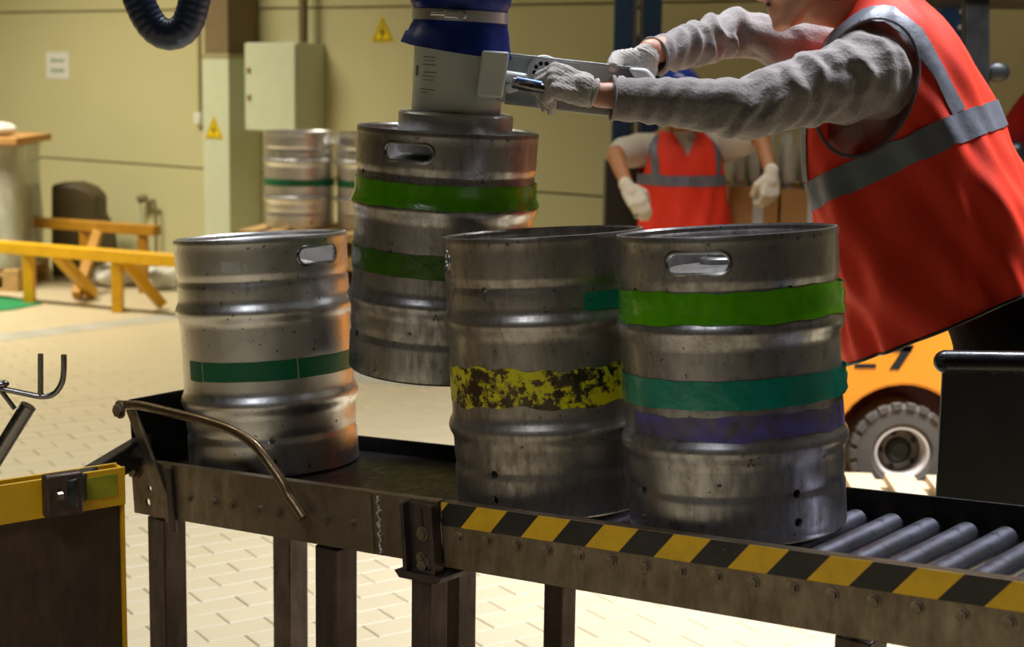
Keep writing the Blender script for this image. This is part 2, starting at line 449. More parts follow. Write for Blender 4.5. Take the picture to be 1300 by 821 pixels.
def paver_geo():
    a, b, h, e = .0985, .0485, .0, .003
    vs = [V(x * a, y * b, -.03) for x, y in ((-1, -1), (1, -1), (1, 1), (-1, 1))] + [V(x * a, y * b, -e) for x, y in ((-1, -1), (1, -1), (1, 1), (-1, 1))] + \
         [V(x * (a - e), y * (b - e), 0) for x, y in ((-1, -1), (1, -1), (1, 1), (-1, 1))]
    fs = [(8, 9, 10, 11)]
    for k in range(4):
        n = (k + 1) % 4; fs += [(k, n, n + 4, k + 4), (k + 4, n + 4, n + 8, k + 8)]
    return vs, fs
PV, PF = paver_geo(); RP = Matrix(((PX.x, PY.x, 0), (PX.y, PY.y, 0), (0, 0, 1)))
def paver_mesh(name, centres):
    mb = MB()
    for c in centres: mb.add([RP @ p + c for p in PV], PF)
    me = bpy.data.meshes.new(name); me.from_pydata([tuple(p) for p in mb.v], [], mb.f)
    at = me.attributes.new('pv', 'FLOAT', 'POINT')
    vals = np.repeat(np.random.RandomState(3).rand(len(centres)) * 100, len(PV)).astype(np.float32); at.data.foreach_set('value', vals)
    me.materials.append(M['paver']); return me
variants = []
for k in range(6):
    me = paver_mesh('paver_block', [V(0, 0, 0)])
    me.attributes['pv'].data.foreach_set('value', np.full(len(PV), k * 7.3, np.float32)); variants.append(me)
for k, (_, _, c) in enumerate(blocks[:300]):
    put('paver_block', variants[(k * 7) % 6], floor, mx=Matrix.Translation(c + V(0, 0, random.uniform(-.0008, .0006))))
far = put('paving', paver_mesh('paving', [b[2] for b in blocks[300:]]), floor); far['kind'] = 'stuff'
def strip(name, pts, mat, z=.0012):
    me = bpy.data.meshes.new(name); mb = MB(); mb.prism([(p.x, p.y) for p in pts], .0002, z, lambda a, b, t: V(a, b, t))
    return put(name, mb.mesh(name, mat, smooth=0), floor)
a, b = atZ(0, 424), atZ(205, 399); d = (b - a)
strip('painted_line', [a - d * 1.2, b + d * .25, b + d * .25 + V(.06, -.26, 0), a - d * 1.2 + V(.06, -.26, 0)], 'greyline')
a, b = atZ(440, 484), atZ(545, 492); d = (b - a)
strip('painted_line', [a - d * 1.5, b, b + V(.1, .45, 0), a - d * 1.5 + V(.1, .45, 0)], 'greyline')

# ------------------------------------------------------------------ ceiling lamps
for x, y, z, sx, sy, watts, col, spread, where in LAMPS:
    t = thing('ceiling_lamp', 'long white ceiling lamp ' + where, 'lamp', (x, y, z), RROOM, 'ceiling lamps')
    put('housing', MB().box((0, 0, .06), (sx + .08, sy + .08, .06)).mesh('housing', 'lampw'), t, local=True, bevel=.01)
    for k in (-1, 1): put('hanger', MB().cyl((k * sx * .35, 0, .09), (k * sx * .35, 0, CEIL - z + .002), .008, 8).mesh('hanger', 'greysteel'), t, local=True)
    ld = bpy.data.lights.new('lamp_light', 'AREA'); ld.shape = 'RECTANGLE'; ld.size = sx; ld.size_y = sy; ld.energy = watts; ld.color = col
    ld.spread = R(spread)                                  # beam narrowed to keep spill off the walls; no louvre is built
    lo = bpy.data.objects.new('lamp_light', ld); COL.objects.link(lo); lo.parent = t; lo.location = (0, 0, .02)

# ------------------------------------------------------------------ conveyor frame of reference
CPHI, CAL = R(39.57), R(4.88)
CD = V(math.cos(CPHI) * math.cos(CAL), -math.sin(CPHI) * math.cos(CAL), math.sin(CAL))
CL = V(math.sin(CPHI), math.cos(CPHI), 0); CA = CD.cross(CL)
CB = V(.417, 2.774, CAMH - .809)
def cv(u, v, w): return CB + CD * u + CL * v + CA * w
RC = Matrix(((CD.x, CL.x, CA.x), (CD.y, CL.y, CA.y), (CD.z, CL.z, CA.z)))
MC = Matrix.Translation(CB) @ RC.to_4x4()

# ------------------------------------------------------------------ kegs
KH = .532
def keg_profile():
    p = [(0, .055), (.10, .05), (.165, .06), (.185, .07), (.1875, .06), (.1875, .006), (.1905, 0), (.1945, .004), (.1955, .012)]
    p += [(.1955, .020), (.1955, .070), (.1955, .078), (.1930, .085), (.1935, .092), (.1950, .100), (.1955, .108)]
    for zc in (.162, .367):
        p += [(.1955, zc - .034), (.1955, zc - .026), (.1975, zc - .018), (.2015, zc - .011), (.2040, zc - .003), (.2040, zc + .003), (.2015, zc + .011), (.1975, zc + .018), (.1955, zc + .026), (.1955, zc + .034)]
    p += [(.1955, .420), (.1950, .430), (.1930, .436), (.1935, .442), (.1965, .449), (.1968, .457), (.1970, .502), (.1970, .512), (.1980, .520), (.1985, .526), (.1965, .5315), (.1930, .532), (.1900, .528), (.1895, .521), (.1925, .515), (.1930, .452)]
    p += [(.185, .440), (.160, .452), (.10, .468), (.045, .474), (0, .475)]
    return p
KP = keg_profile()
_out = [(r, z) for r, z in KP[6:-15] if True]
def keg_r(z):
    zs = [q[1] for q in _out]; return float(np.interp(z, zs, [q[0] for q in _out]))
def stadium(hw, hh, n=10):
    pts = []
    for k in range(n + 1): a = -math.pi / 2 + math.pi * k / n; pts.append((hw - hh + hh * math.cos(a), hh * math.sin(a)))
    for k in range(n + 1): a = math.pi / 2 + math.pi * k / n; pts.append((-hw + hh + hh * math.cos(a), hh * math.sin(a)))
    return pts
SLOTZ, SLOTW, SLOTH = .487, .057, .0195
cut = MB()
for sgn in (-1, 1):
    cut.prism(stadium(SLOTW, SLOTH), sgn * .15, sgn * .23, lambda a, b, t: V(a, t, b + SLOTZ))
for ang in (47, -41, 133, 227):
    for zz in (.085, .036):
        d = V(math.sin(R(ang)), -math.cos(R(ang)), 0)
        cut.tube([d * .17 + V(0, 0, zz), d * .22 + V(0, 0, zz)], .008, 10)
    cut.tube([d * .188 + V(0, 0, .437), d * .22 + V(0, 0, .437)], .006, 8)
KEG = boolean(MB().lathe(KP, 96).mesh('keg_body'), cut.mesh('cut'))
KEG.materials.append(M['keg_clean'])
vb = MB().lathe([(0, .47), (.05, .47), (.05, .482), (.043, .486), (.036, .486), (.036, .500), (.030, .503), (.026, .503), (.024, .492), (.008, .492), (.008, .497), (0, .497)], 32)
VALVE = vb.mesh('spear_valve', 'valve')
def slot_rim(sgn):
    pts = []
    for a, b in stadium(SLOTW, SLOTH, 12):
        r = .1955; th = a / r; pts.append(V(r * math.sin(th), -r * math.cos(th) * 1, b + SLOTZ) if sgn < 0 else V(-r * math.sin(th), r * math.cos(th), b + SLOTZ))
    return MB().tube(pts, .0042, 8, closed=True).mesh('handle_rim', 'valve')
SLOTR = [slot_rim(-1), slot_rim(1)]
def band_mesh(name, z0, z1, a0, a1, mat, off=.0012, wav=0, th=.0012, seed=0, ragged=0, flare=None):
    """a tape or paint band lying on the keg between two heights and two angles (0 faces the handle slot)"""
    n = max(8, int(abs(a1 - a0) / 2.5)); k = 7; vs = []
    rng = random.Random(seed)
    for lay in (0, 1):
        for i in range(n + 1):
            a = R(a0 + (a1 - a0) * i / n)
            e0 = wav * math.sin(a * 5 + seed) * .6 + wav * math.sin(a * 13 + seed * 2) * .5; e1 = wav * math.sin(a * 4 + 2 + seed) * .6 + wav * math.sin(a * 17 + seed) * .5
            if i in (0, n): e0 += ragged; e1 -= ragged
            for j in range(k):
                z = (z0 + e0) + (z1 + e1 - z0 - e0) * j / (k - 1)
                r = keg_r(z) + off + (th if lay else 0) + (flare[1] * math.exp(-((math.degrees(a) - flare[0]) / 9) ** 2) * (.4 + .6 * abs(math.sin(j * 1.3))) if flare else 0) + wav * .15 * math.sin(a * 21 + j)
                vs.append(V(r * math.sin(a), -r * math.cos(a), z))
    L = (n + 1) * k; fs = []
    full = abs(abs(a1 - a0) - 360) < .1
    for i in range(n):
        for j in range(k - 1):
            q = i * k + j
            fs.append((L + q, L + q + k, L + q + k + 1, L + q + 1)); fs.append((q, q + 1, q + k + 1, q + k))
        fs.append((i * k, (i + 1) * k, L + (i + 1) * k, L + i * k)); t = i * k + k - 1
        fs.append((t, L + t, L + t + k, t + k))
    for j in range(k - 1):
        fs.append((j, L + j, L + j + 1, j + 1)); q = n * k + j; fs.append((q, q + 1, L + q + 1, L + q))
    mb = MB(); mb.add(vs, fs)
    return mb.mesh(name, mat)
def keg(label, base, slot_px, mat, bands=(), tilt=None, group=None, simple=False):
    base = Vector(base)
    rz = R(slot_px) - math.atan2(base.x, base.y)
    rot = (tilt or Matrix.Identity(3)) @ Matrix.Rotation(rz, 3, 'Z')
    t = thing('keg', label, 'keg', base, rot, group)
    b = put('body', KEG, t, local=True); b.material_slots[0].link = 'OBJECT'; b.material_slots[0].material = M[mat]
    v = put('spear_valve', VALVE, t, local=True)
    if not simple:
        for m in SLOTR: put('handle_rim', m, b, local=True)
    for i, (nm, z0, z1, a0, a1, mt, kw) in enumerate(bands):
        kw = dict(kw); lab = kw.pop('label', None)
        if 'flare' in kw: kw['flare'] = (kw['flare'][0] - slot_px, kw['flare'][1])
        put(nm, band_mesh(nm, z0, z1, a0 - slot_px, a1 - slot_px, mt, seed=i + len(label), **kw), t, local=True, label=lab)
    return t
RCK = Matrix(((CD.x, CL.x, CA.x), (CD.y, CL.y, CA.y), (CD.z, CL.z, CA.z))) @ Matrix.Rotation(CPHI, 3, 'Z')
KG = 'kegs on the roller conveyor'
keg('grimy steel keg with bright green, teal and faded purple bands on the rollers', cv(0, 0, .0005), -14, 'keg_dirty', [
    ('lime_tape', .382, .437, -185, 175, 'lime', dict(wav=.0025, flare=(82, .009), label='bright lime green tape')),
    ('teal_tape', .237, .287, -185, 175, 'teal', dict(wav=.0012, off=.0014, flare=(84, .008), label='teal green tape')),
    ('purple_paint', .184, .225, -60, 100, 'purplep', dict(off=.0006, th=.0004, wav=.003, label='faded purple paint band'))], RCK, KG)
keg('brown-grimed steel keg with a scraped yellow paint band beside the hazard tape', cv(-.4215, 0, .0005), -82, 'keg_mid', [
    ('yellow_paint', .212, .285, -100, 120, 'yellowp', dict(off=.0006, th=.0004, wav=.006, label='scraped yellow paint band')),
    ('teal_paint', .390, .424, 22, 95, 'tealp', dict(off=.0006, th=.0004, wav=.0008, ragged=.004, label='torn teal band'))], RCK, KG)
kl = keg('bright clean steel keg with one dark green band against the end plate', cv(-1.255, 0, .0005), 41, 'keg_clean', [
    ('green_band', .218, .262, -62, -48.5, 'dgreen', dict(off=.0006, th=.0005, wav=.001, label='dark green band')),
    ('green_band', .218, .262, -47, 19, 'dgreen', dict(off=.0006, th=.0005, wav=.0006, label='dark green band')),
    ('green_band', .218, .262, 20.2, 75, 'dgreen', dict(off=.0006, th=.0005, wav=.0006, label='dark green band')),
    ('label_scrap', .462, .484, -26, -13, 'label', dict(off=.0006, th=.0004, wav=.002, label='torn scrap of white label')),
    ('label_scrap', .463, .480, -11, -8.5, 'label', dict(off=.0006, th=.0004, label='torn scrap of white label'))], RCK, KG)
TILT = Matrix.Rotation(R(2.3), 3, 'Y') @ Matrix.Rotation(R(.6), 3, 'X')
LTOP = atY(569, 163, 3.43)                       # centre of the lifted keg's rim
LAX = TILT @ V(0, 0, 1)
keg('dull steel keg hanging from the vacuum lifter with two lime green tapes', LTOP - LAX * KH, -25, 'keg_dirty', [
    ('lime_tape', .372, .423, -185, 175, 'lime', dict(wav=.001, flare=(86, .004), label='lime green tape')),
    ('lime_tape', .226, .276, -185, 175, 'limed', dict(wav=.001, label='darker lime green tape'))], TILT, None)

# ------------------------------------------------------------------ conveyor
conv = thing('roller_conveyor', 'brown steel roller conveyor with bolted sides and hazard tape', 'conveyor', (cv(-.2, 0, 0).x, cv(-.2, 0, 0).y, 0))
UE = 1.65
def cbox(u0, u1, v0, v1, w0, w1): return MB().box(((u0 + u1) / 2, (v0 + v1) / 2, (w0 + w1) / 2), (u1 - u0, v1 - v0, w1 - w0))
def cpart(name, mb, mat, bevel=0, smooth=35, label=None): return put(name, mb.mesh(name, mat, MC, smooth), conv, bevel=bevel, label=label)
# near side: left and right plates with a folded top lip, far side rail
def plate_holes(u0, u1, w0, w1, holes):
    me = cbox(u0, u1, -.246, -.240, w0, w1).mesh('side_plate', None, MC)
    c = MB()
    for (u, w, r) in holes: c.tube([V(u, -.26, w), V(u, -.22, w)], r, 12)
    return boolean(me, c.mesh('cut', None, MC), 'rail')
pA = put('side_plate', plate_holes(-1.470, -.512, -.090, .035, [(-1.407, -.027, .007), (-1.417, -.060, .009)]), conv)
put('weld_seam', MB().tube([cv(-.672 + .004 * math.sin(k * 2.1), -.2475, .030 - k * .0068) for k in range(18)], [.004 + .0016 * math.sin(k * 1.7) for k in range(18)], 8).mesh('weld_seam', 'weld'), pA)
put('patch_plate', MB().prism([(-.735, .033), (-.69, .031), (-.69, -.089), (-.722, -.089), (-.733, -.05)], -.2495, -.2462, lambda a, b, t: V(a, t, b)).mesh('patch_plate', 'rail', MC), pA)
put('top_lip', cbox(-1.470, -.512, -.2395, -.225, .030, .035).mesh('top_lip', 'rail', MC), pA)
pB = cpart('side_plate', cbox(-.505, UE, -.246, -.240, -.092, .035), 'rail', .0015)
put('top_lip', cbox(-.505, UE, -.2395, -.225, .030, .035).mesh('top_lip', 'rail', MC), pB)
tb = MB(); n = 60; u0, u1, w0, w1 = -.503, UE - .02, -.010, .0345
for i in range(n + 1):
    u = u0 + (u1 - u0) * i / n
    tb.v += [V(u, -.2462, w0), V(u, -.2472, w0), V(u, -.2472, w1), V(u, -.2462, w1)]
for i in range(n):
    for k in range(4): tb.f.append((i * 4 + k, i * 4 + (k + 1) % 4, i * 4 + 4 + (k + 1) % 4, i * 4 + 4 + k))
hm = tb.mesh('hazard_tape', 'hazard', MC, 0)
uvl = hm.uv_layers.new(name='UVMap')
for lp in hm.loops:
    p = tb.v[lp.vertex_index]; uvl.data[lp.index].uv = (p.x + .52, p.z)
put('hazard_tape', hm, pB, label='black and yellow striped hazard tape')
cpart('far_rail', cbox(-1.45, UE, .210, .216, -.092, .033), 'darksteel', .0015)
for u in (-1.40, -.95, -.50, .10, .70, 1.30): cpart('cross_member', cbox(u - .02, u + .02, -.239, .209, -.088, -.060), 'darksteel', .002)
cpart('bed_sheet', cbox(-1.45, -.475, -.239, .209, -.006, -.0005), 'darksteel', .001)
RB = MB().tube([V(0, 0, 0), V(0, .018, 0), V(0, .019, 0), V(0, .422, 0), V(0, .423, 0), V(0, .441, 0)], [.008, .008, .0235, .0235, .008, .008], 20).mesh('roller', 'roller')
k = 0
while True:
    u = -.43 + k * .0715
    if u > UE - .05: break
    put('roller', RB, conv, mx=RM[conv].inverted() @ MC @ Matrix.Translation((u, -.235, -.024))); k += 1
hexb = MB(); hexb.prism([(.0088 * math.cos(R(60 * k)), .0088 * math.sin(R(60 * k))) for k in range(6)], -.007, 0); hexb.prism([(.0115 * math.cos(R(30 * k)), .0115 * math.sin(R(30 * k))) for k in range(12)], -.0018, 0)
BOLT = hexb.mesh('bolt', 'bolt', None, 30)
def bolt(u, w, v=-.2462, sc=1, rot=0, parent=None, mat=None):
    mx = RM[conv].inverted() @ MC @ Matrix.Translation((u, v, w)) @ Matrix.Rotation(rot, 4, 'Y') @ Matrix.Scale(sc, 4)
    return put('bolt', BOLT, conv, mx=mx)
for u in (-1.267, -1.181, -1.12, -1.031, -.969, -.901, -.823, -.75, -.607): bolt(u, -.034, rot=random.random())
for k in range(28): bolt(-.463 + k * .0715, -.028, rot=random.random())
bolt(-1.355, -.036); bolt(-1.345, -.058, sc=.9)
# splice bracket: two upright angle legs with a slotted web and bolts
sb = cpart('splice_bracket', MB().box((-.549, -.2505, -.036), (.075, .008, .130)), 'leg', .001)
for uu in (-.586, -.512): put('bracket_flange', cbox(uu - .005, uu + .005, -.272, -.2466, -.104, .030).mesh('bracket_flange', 'leg', MC), sb, bevel=.001)
put('slot', cbox(-.5515, -.5455, -.2552, -.2546, -.020, .018).mesh('slot', 'blackhole', MC), sb)
bolt(-.548, -.030, v=-.2546, sc=1.25); bolt(-.556, -.078, v=-.2546, sc=1.0); bolt(-.549, -.092, v=-.2546, sc=1.4)
cpart('bracket_shoe', MB().prism([(-.612, -.104), (-.486, -.104), (-.498, -.118), (-.600, -.118)], -.275, -.205), 'leg', .001)
# end stop: upright plate, diagonal bar, bent guard tube
cpart('end_plate', cbox(-1.478, -1.470, -.235, .209, -.015, .172), 'darksteel', .002)
cpart('end_hanger', MB().prism([(-1.470, .165), (-1.440, .168), (-1.318, -.060), (-1.318, -.095), (-1.345, -.095), (-1.352, -.060)], -.256, -.2475), 'rail', .0015)
cpart('end_bracket', cbox(-1.332, -1.312, -.258, -.2475, -.118, .030), 'leg', .003)
gt = [(-1.47, .165), (-1.40, .168), (-1.36, .166), (-1.267, .158), (-1.168, .149), (-1.07, .133), (-1.003, .106), (-.953, .062), (-.926, .034), (-.913, .012), (-.895, -.005), (-.87, -.032)]
cpart('guard_tube', MB().tube(smoothpath([cv_ for cv_ in [V(u, -.268, w) for u, w in gt]], 6), .0105, 14), 'tube', label='bent bare steel guard tube')
bolt(-1.452, .155, v=-.2775, sc=1.7); bolt(-1.455, .010, v=-.2462, sc=1.7); bolt(-.905, -.033, sc=1.2)
# legs stand upright on the floor
def leg(u, v, wd=.062, mat='leg'):
    top = cv(u, v, -.092); me = MB().box(V(top.x, top.y, top.z / 2), (wd, wd, top.z - .012), Matrix.Rotation(-CPHI, 3, 'Z'))
    o = put('leg', me.mesh('leg', mat), conv, bevel=.003)
    put('foot_plate', MB().box((top.x, top.y, .006), (.13, .13, .012), Matrix.Rotation(-CPHI, 3, 'Z')).mesh('foot_plate', mat), o, bevel=.002)
for u in (-1.405, -.845, .35, 1.45):
    leg(u, -.205); leg(u, .175)
leg(-.549, -.240, .05); leg(-.549, .175, .05)

# ------------------------------------------------------------------ yellow machine guard left of the conveyor, with its strut
P0 = atY(159, 592, 3.25)                                   # its top corner next to the conveyor
gz = P0.z; G0 = V(P0.x, P0.y, 0); P1 = atZ(0, 616, gz)
GX = V(P0.x - P1.x, P0.y - P1.y, 0).normalized(); GN = V(GX.y, -GX.x, 0)
def gp(a, n_, z): return G0 - GX * a + GN * n_ + V(0, 0, z)   # a: toward the camera, n_: toward the conveyor
def gbox(a0, a1, n0, n1, z0, z1):
    return MB().box(gp((a0 + a1) / 2, (n0 + n1) / 2, (z0 + z1) / 2), (a1 - a0, n1 - n0, z1 - z0), Matrix(((-GX.x, GN.x, 0), (-GX.y, GN.y, 0), (0, 0, 1))))
guard = thing('machine_guard', 'yellow framed machine guard with a rust-brown panel beside the conveyor end', 'guard', gp(.45, -.2, 0))
put('top_band', gbox(0, .9, -.006, 0, gz - .083, gz).mesh('top_band', 'paint_y'), guard, bevel=.002)
put('top_band', gbox(0, .9, -.046, -.040, gz - .083, gz).mesh('top_band', 'paint_y'), guard, bevel=.002)
put('panel', gbox(.008, .9, -.030, -.016, .05, gz - .012).mesh('panel', 'rust'), guard)
put('edge_strip', gbox(0, .007, -.039, -.0065, .0, gz - .004).mesh('edge_strip', 'paint_y'), guard)
for a_ in (.02, .86): put('foot', gbox(a_, a_ + .03, -.22, .16, 0, .045).mesh('foot', 'paint_y'), guard, bevel=.003)
put('strut_clamp', gbox(.105, .185, .0, .032, gz - .078, gz + .012).mesh('strut_clamp', 'leg'), guard, bevel=.006)
put('lime_patch', gbox(.02, .10, .0, .003, gz - .060, gz - .012).mesh('lime_patch', plain('lime_paint_patch', (150, 150, 20), .6, var=.3)), guard)
sa = gp(.140, .034, gz - .030); sb2 = cv(-1.485, -.19, .055)
arm = put('strut', MB().bar(sa, sb2, .03, .060, side=CL).mesh('strut', 'black'), guard, bevel=.004)
put('strut_bolt', MB().cyl(sa + GN * .001 - CL * .016, sa - CL * .028, .009, 8).mesh('strut_bolt', 'bolt'), arm)

# bent rod hook on a steel tube stand
hk = 2.75
def h_(x, y, Y=hk): return atY(x, y, Y)
tb0, tb1 = h_(36, 515), h_(-26, 615); dd = (tb1 - tb0)
foot = tb0 + dd * ((tb0.z - .012) / -dd.z) if dd.z < 0 else tb1
low = tb0 + dd * 2.2
hookst = thing('hook_stand', 'bare steel stand with two upright rod prongs', 'stand', (low.x, low.y, 0))
put('tube', MB().tube(smoothpath([tb0, tb1, low, V(low.x, low.y, low.z - .15), V(low.x, low.y, .012)], 6), .0145, 16).mesh('tube', 'chrome'), hookst)
put('base_plate', MB().lathe([(0, 0), (.16, 0), (.16, .008), (.15, .012), (0, .012)], 32).mesh('base_plate', 'darksteel', Matrix.Translation((low.x, low.y, 0))), hookst)
put('prong', MB().tube(smoothpath([h_(-30, 489), h_(5, 494), h_(30, 499), h_(52, 503), h_(68, 500), h_(78, 487), h_(81, 470), h_(81, 450)], 6), .0052, 12).mesh('prong', 'chrome'), hookst)
put('prong', MB().tube([h_(51.5, 449), h_(51.5, 502)], .0050, 12).mesh('prong', 'chrome'), hookst)
put('link_rod', MB().tube([h_(0, 494), h_(19, 519)], .0045, 10).mesh('link_rod', 'chrome'), hookst)
put('knob', MB().ell(h_(2, 487), (V(.014, 0, 0), V(0, .01, 0), V(0, 0, .007))).mesh('knob', 'chrome'), hookst)

# ------------------------------------------------------------------ vacuum lifter
LC = atY(578, 163, 3.43)
LM = Matrix.Translation(LC) @ TILT.to_4x4()
lift = thing('vacuum_lifter', 'vacuum tube lifter with a grey body and blue fabric sleeve', 'lifter', LC, TILT)
def lpart(name, mb, mat, parent=None, bevel=0, label=None, smooth=35): return put(name, mb.mesh(name, mat, None if parent is None else LM, smooth), parent or lift, local=parent is None, bevel=bevel, label=label)
lpart('suction_foot', MB().lathe([(0, -.055), (.12, -.055), (.125, -.05), (.125, .030), (.122, .034), (.100, .036), (0, .036)], 64), 'ltsteel')
body = lpart('body', MB().lathe([(0, .0365), (.0965, .0365), (.0975, .042), (.0970, .19), (0, .19)], 64), 'ltgrey')
for k, (a, z0, wd, h) in enumerate([(-38, .150, 20, .002), (-38, .143, 16, .0016), (-38, .134, 22, .002), (-36, .118, 20, .002), (-38, .110, 24, .0016), (-38, .102, 18, .0016), (-62, .11, 8, .022), (-40, .082, 26, .0018), (-44, .075, 12, .0016)]):
    put('print_line', MB().lathe([(.0972, z0), (.0977, z0), (.0977, z0 + h), (.0972, z0 + h), (.0972, z0)], 12, R(a - wd / 2), R(a + wd / 2)).mesh('print_line', 'print'), body, local=True)
# fabric sleeve with folds, gathered at the clamp
sp = []; nz = 90
slv = MB(); NA = 64
for i in range(nz + 1):
    z = .168 + (1.25 - .168) * i / nz
    for k in range(NA):
        a = 2 * math.pi * k / NA
        base = .1035
        if z < .222: base += .012 * (1 - (z - .168) / .054) + .014 * max(0, math.sin(a + 2.2)) * (1 - (z - .168) / .054)
        elif z < .262: base = .1015
        else: base += .010 * abs(math.sin((z - .262) * 36 + .6 * math.sin(2 * a))) + .004 * math.sin(3 * a + z * 20)
        base += .0025 * math.sin(9 * a + 14 * z) * (0 if .222 <= z <= .262 else 1)
        slv.v.append(V(base * math.sin(a), -base * math.cos(a), z - (.014 * math.sin(a + .4) if z < .2 else 0)))
for i in range(nz):
    for k in range(NA): slv.f.append((i * NA + k, i * NA + (k + 1) % NA, (i + 1) * NA + (k + 1) % NA, (i + 1) * NA + k))
sl = lpart('fabric_sleeve', slv, 'bluefab', smooth=60)
cl = lpart('hose_clamp', MB().lathe([(.1022, .229), (.1052, .229), (.1052, .252), (.1022, .252), (.1022, .229)], 64), 'clamp')
put('clamp_screw', MB().box((-.008, -.1115, .2405), (.048, .011, .017)).mesh('clamp_screw', 'clamp'), cl, local=True, bevel=.004)
put('clamp_bolt', MB().cyl((.004, -.116, .2405), (.004, -.121, .2405), .0085, 16).mesh('clamp_bolt', 'clamp'), cl, local=True)
put('clamp_bolt', MB().cyl((-.058, -.1015, .2405), (-.028, -.113, .2405), .0045, 10).mesh('clamp_bolt', 'clamp'), cl, local=True)
# swivel head on the overhead rail
hd = lpart('swivel_head', MB().lathe([(0, 1.245), (.11, 1.245), (.115, 1.25), (.115, 1.36), (.05, 1.40), (.03, 1.40), (.03, 1.50), (0, 1.50)], 40), 'ltgrey')
# mounting block and control beam toward the worker
def w_(x, y, Y): return atY(x, y, Y)
def quadprism(pts, Y0, Y1):
    mb = MB(); n = len(pts); mb.v = [w_(x, y, Y0) for x, y in pts] + [w_(x, y, Y1) for x, y in pts]
    mb.f = [tuple(range(n)), tuple(range(2 * n - 1, n - 1, -1))] + [(i, i + n, (i + 1) % n + n, (i + 1) % n) for i in range(n)]; return mb
put('mount_block', quadprism([(612, 64), (647, 66), (638, 125), (605, 123)], 3.292, 3.345).mesh('mount_block', 'white'), lift, bevel=.005)
beam = put('control_beam', quadprism([(643, 68), (822, 88), (829, 106), (806, 150), (640, 131)], 3.452, 3.458).mesh('control_beam', 'ltgrey'), lift, bevel=.001)
put('beam_flange', quadprism([(643, 67), (824, 87), (824, 90), (643, 71)], 3.400, 3.4515).mesh('beam_flange', 'ltsteel'), beam, bevel=.001)
put('beam_flange', quadprism([(640, 128), (806, 147), (806, 151), (640, 132)], 3.400, 3.4515).mesh('beam_flange', 'ltsteel'), beam, bevel=.001)
put('beam_end', quadprism([(645, 70), (641, 130), (634, 129), (637, 69)], 3.36, 3.457).mesh('beam_end', 'ltgrey'), beam, bevel=.001)
put('end_grip', quadprism([(797, 86), (822, 87), (834, 101), (836, 118), (826, 148), (803, 149), (808, 118), (806, 100)], 3.385, 3.451).mesh('end_grip', 'white'), beam, bevel=.008)
dc = w_(690, 92, 3.444); dY = V(0, -1, 0)
dial = put('dial', MB().lathe([(0, 0), (.036, 0), (.038, .004), (.036, .010), (.031, .012), (.028, .008), (0, .008)], 36).mesh('dial', 'white', Matrix.Translation(dc + V(0, .007, 0)) @ Matrix.Rotation(R(90), 4, 'X')), beam)
for k in range(11):
    a = R(k * 36) if k < 10 else 0; rr = .020 if k < 10 else 0
    c = dc + V(rr * math.cos(a), -.0012, rr * math.sin(a))
    put('dial_hole', MB().cyl(c, c + V(0, -.0006, 0), .0050, 10).mesh('dial_hole', 'blackhole'), dial)
put('handle_socket', MB().tube([w_(630, 95, 3.37), w_(668, 101, 3.35)], .0125, 16).mesh('handle_socket', 'white'), lift, bevel=.002)
put('handle_socket', MB().tube([w_(645, 113, 3.365), w_(658, 108, 3.348)], .0105, 16).mesh('handle_socket', 'white'), lift, bevel=.002)
GRIP = smoothpath([w_(652, 105, 3.350), w_(680, 111, 3.335), w_(703, 115, 3.335), w_(716, 111, 3.355), w_(722, 104, 3.39), w_(724, 98, 3.451)], 6)
put('handle', MB().tube(GRIP, .0125, 16).mesh('handle', 'chrome'), lift)
put('handle_sleeve', MB().tube([w_(656, 104.5, 3.349), w_(688, 111, 3.3345)], .0136, 16).mesh('handle_sleeve', plain('steel_blue_grip', (58, 78, 116), .3, .5)), lift)
# overhead rail and supply hose
top = LM @ V(0, 0, 1.50)
rl = thing('overhead_rail', 'grey overhead steel rail carrying the vacuum lifter', 'rail', (top.x, top.y, top.z))
put('rail', MB().box((top.x - .3, top.y, top.z + .064), (2.6, .1, .119)).mesh('rail', 'greysteel'), rl, bevel=.004)
for k in (-1.3, .7): put('hanger', MB().cyl((top.x + k, top.y, top.z + .1235), (top.x + k, top.y, CEIL + .001), .02, 12).mesh('hanger', 'greysteel'), rl)
hY = 3.9
hp = smoothpath([V(-1.16, hY, 2.95), w_(156, -110, hY), w_(165, -40, hY), w_(178, 4, hY), w_(194, 33, hY), w_(214, 44, hY), w_(235, 34, hY), w_(246, 4, hY), w_(252, -40, hY), w_(262, -130, hY), V(-.62, 3.8, 2.55), V(-.40, 3.6, 2.72), LM @ V(-.112, .06, 1.31)], 26)
acc = 0; rad = []
for i, p in enumerate(hp):
    if i: acc += (p - hp[i - 1]).length
    rad.append(acc)
N = int(acc / .0042); ts = np.linspace(0, acc, N)
arr = np.array([tuple(p) for p in hp]); hp2 = [V(*[float(np.interp(t, rad, arr[:, k])) for k in range(3)]) for t in ts]
hose = solo('corrugated_hose', MB().tube(hp2, [0.0385 + .0006 * math.cos(i * math.pi / 2) for i in range(N)], 22), 'hose', 'dark blue corrugated hose hanging in a loop', 'hose', smooth=80)

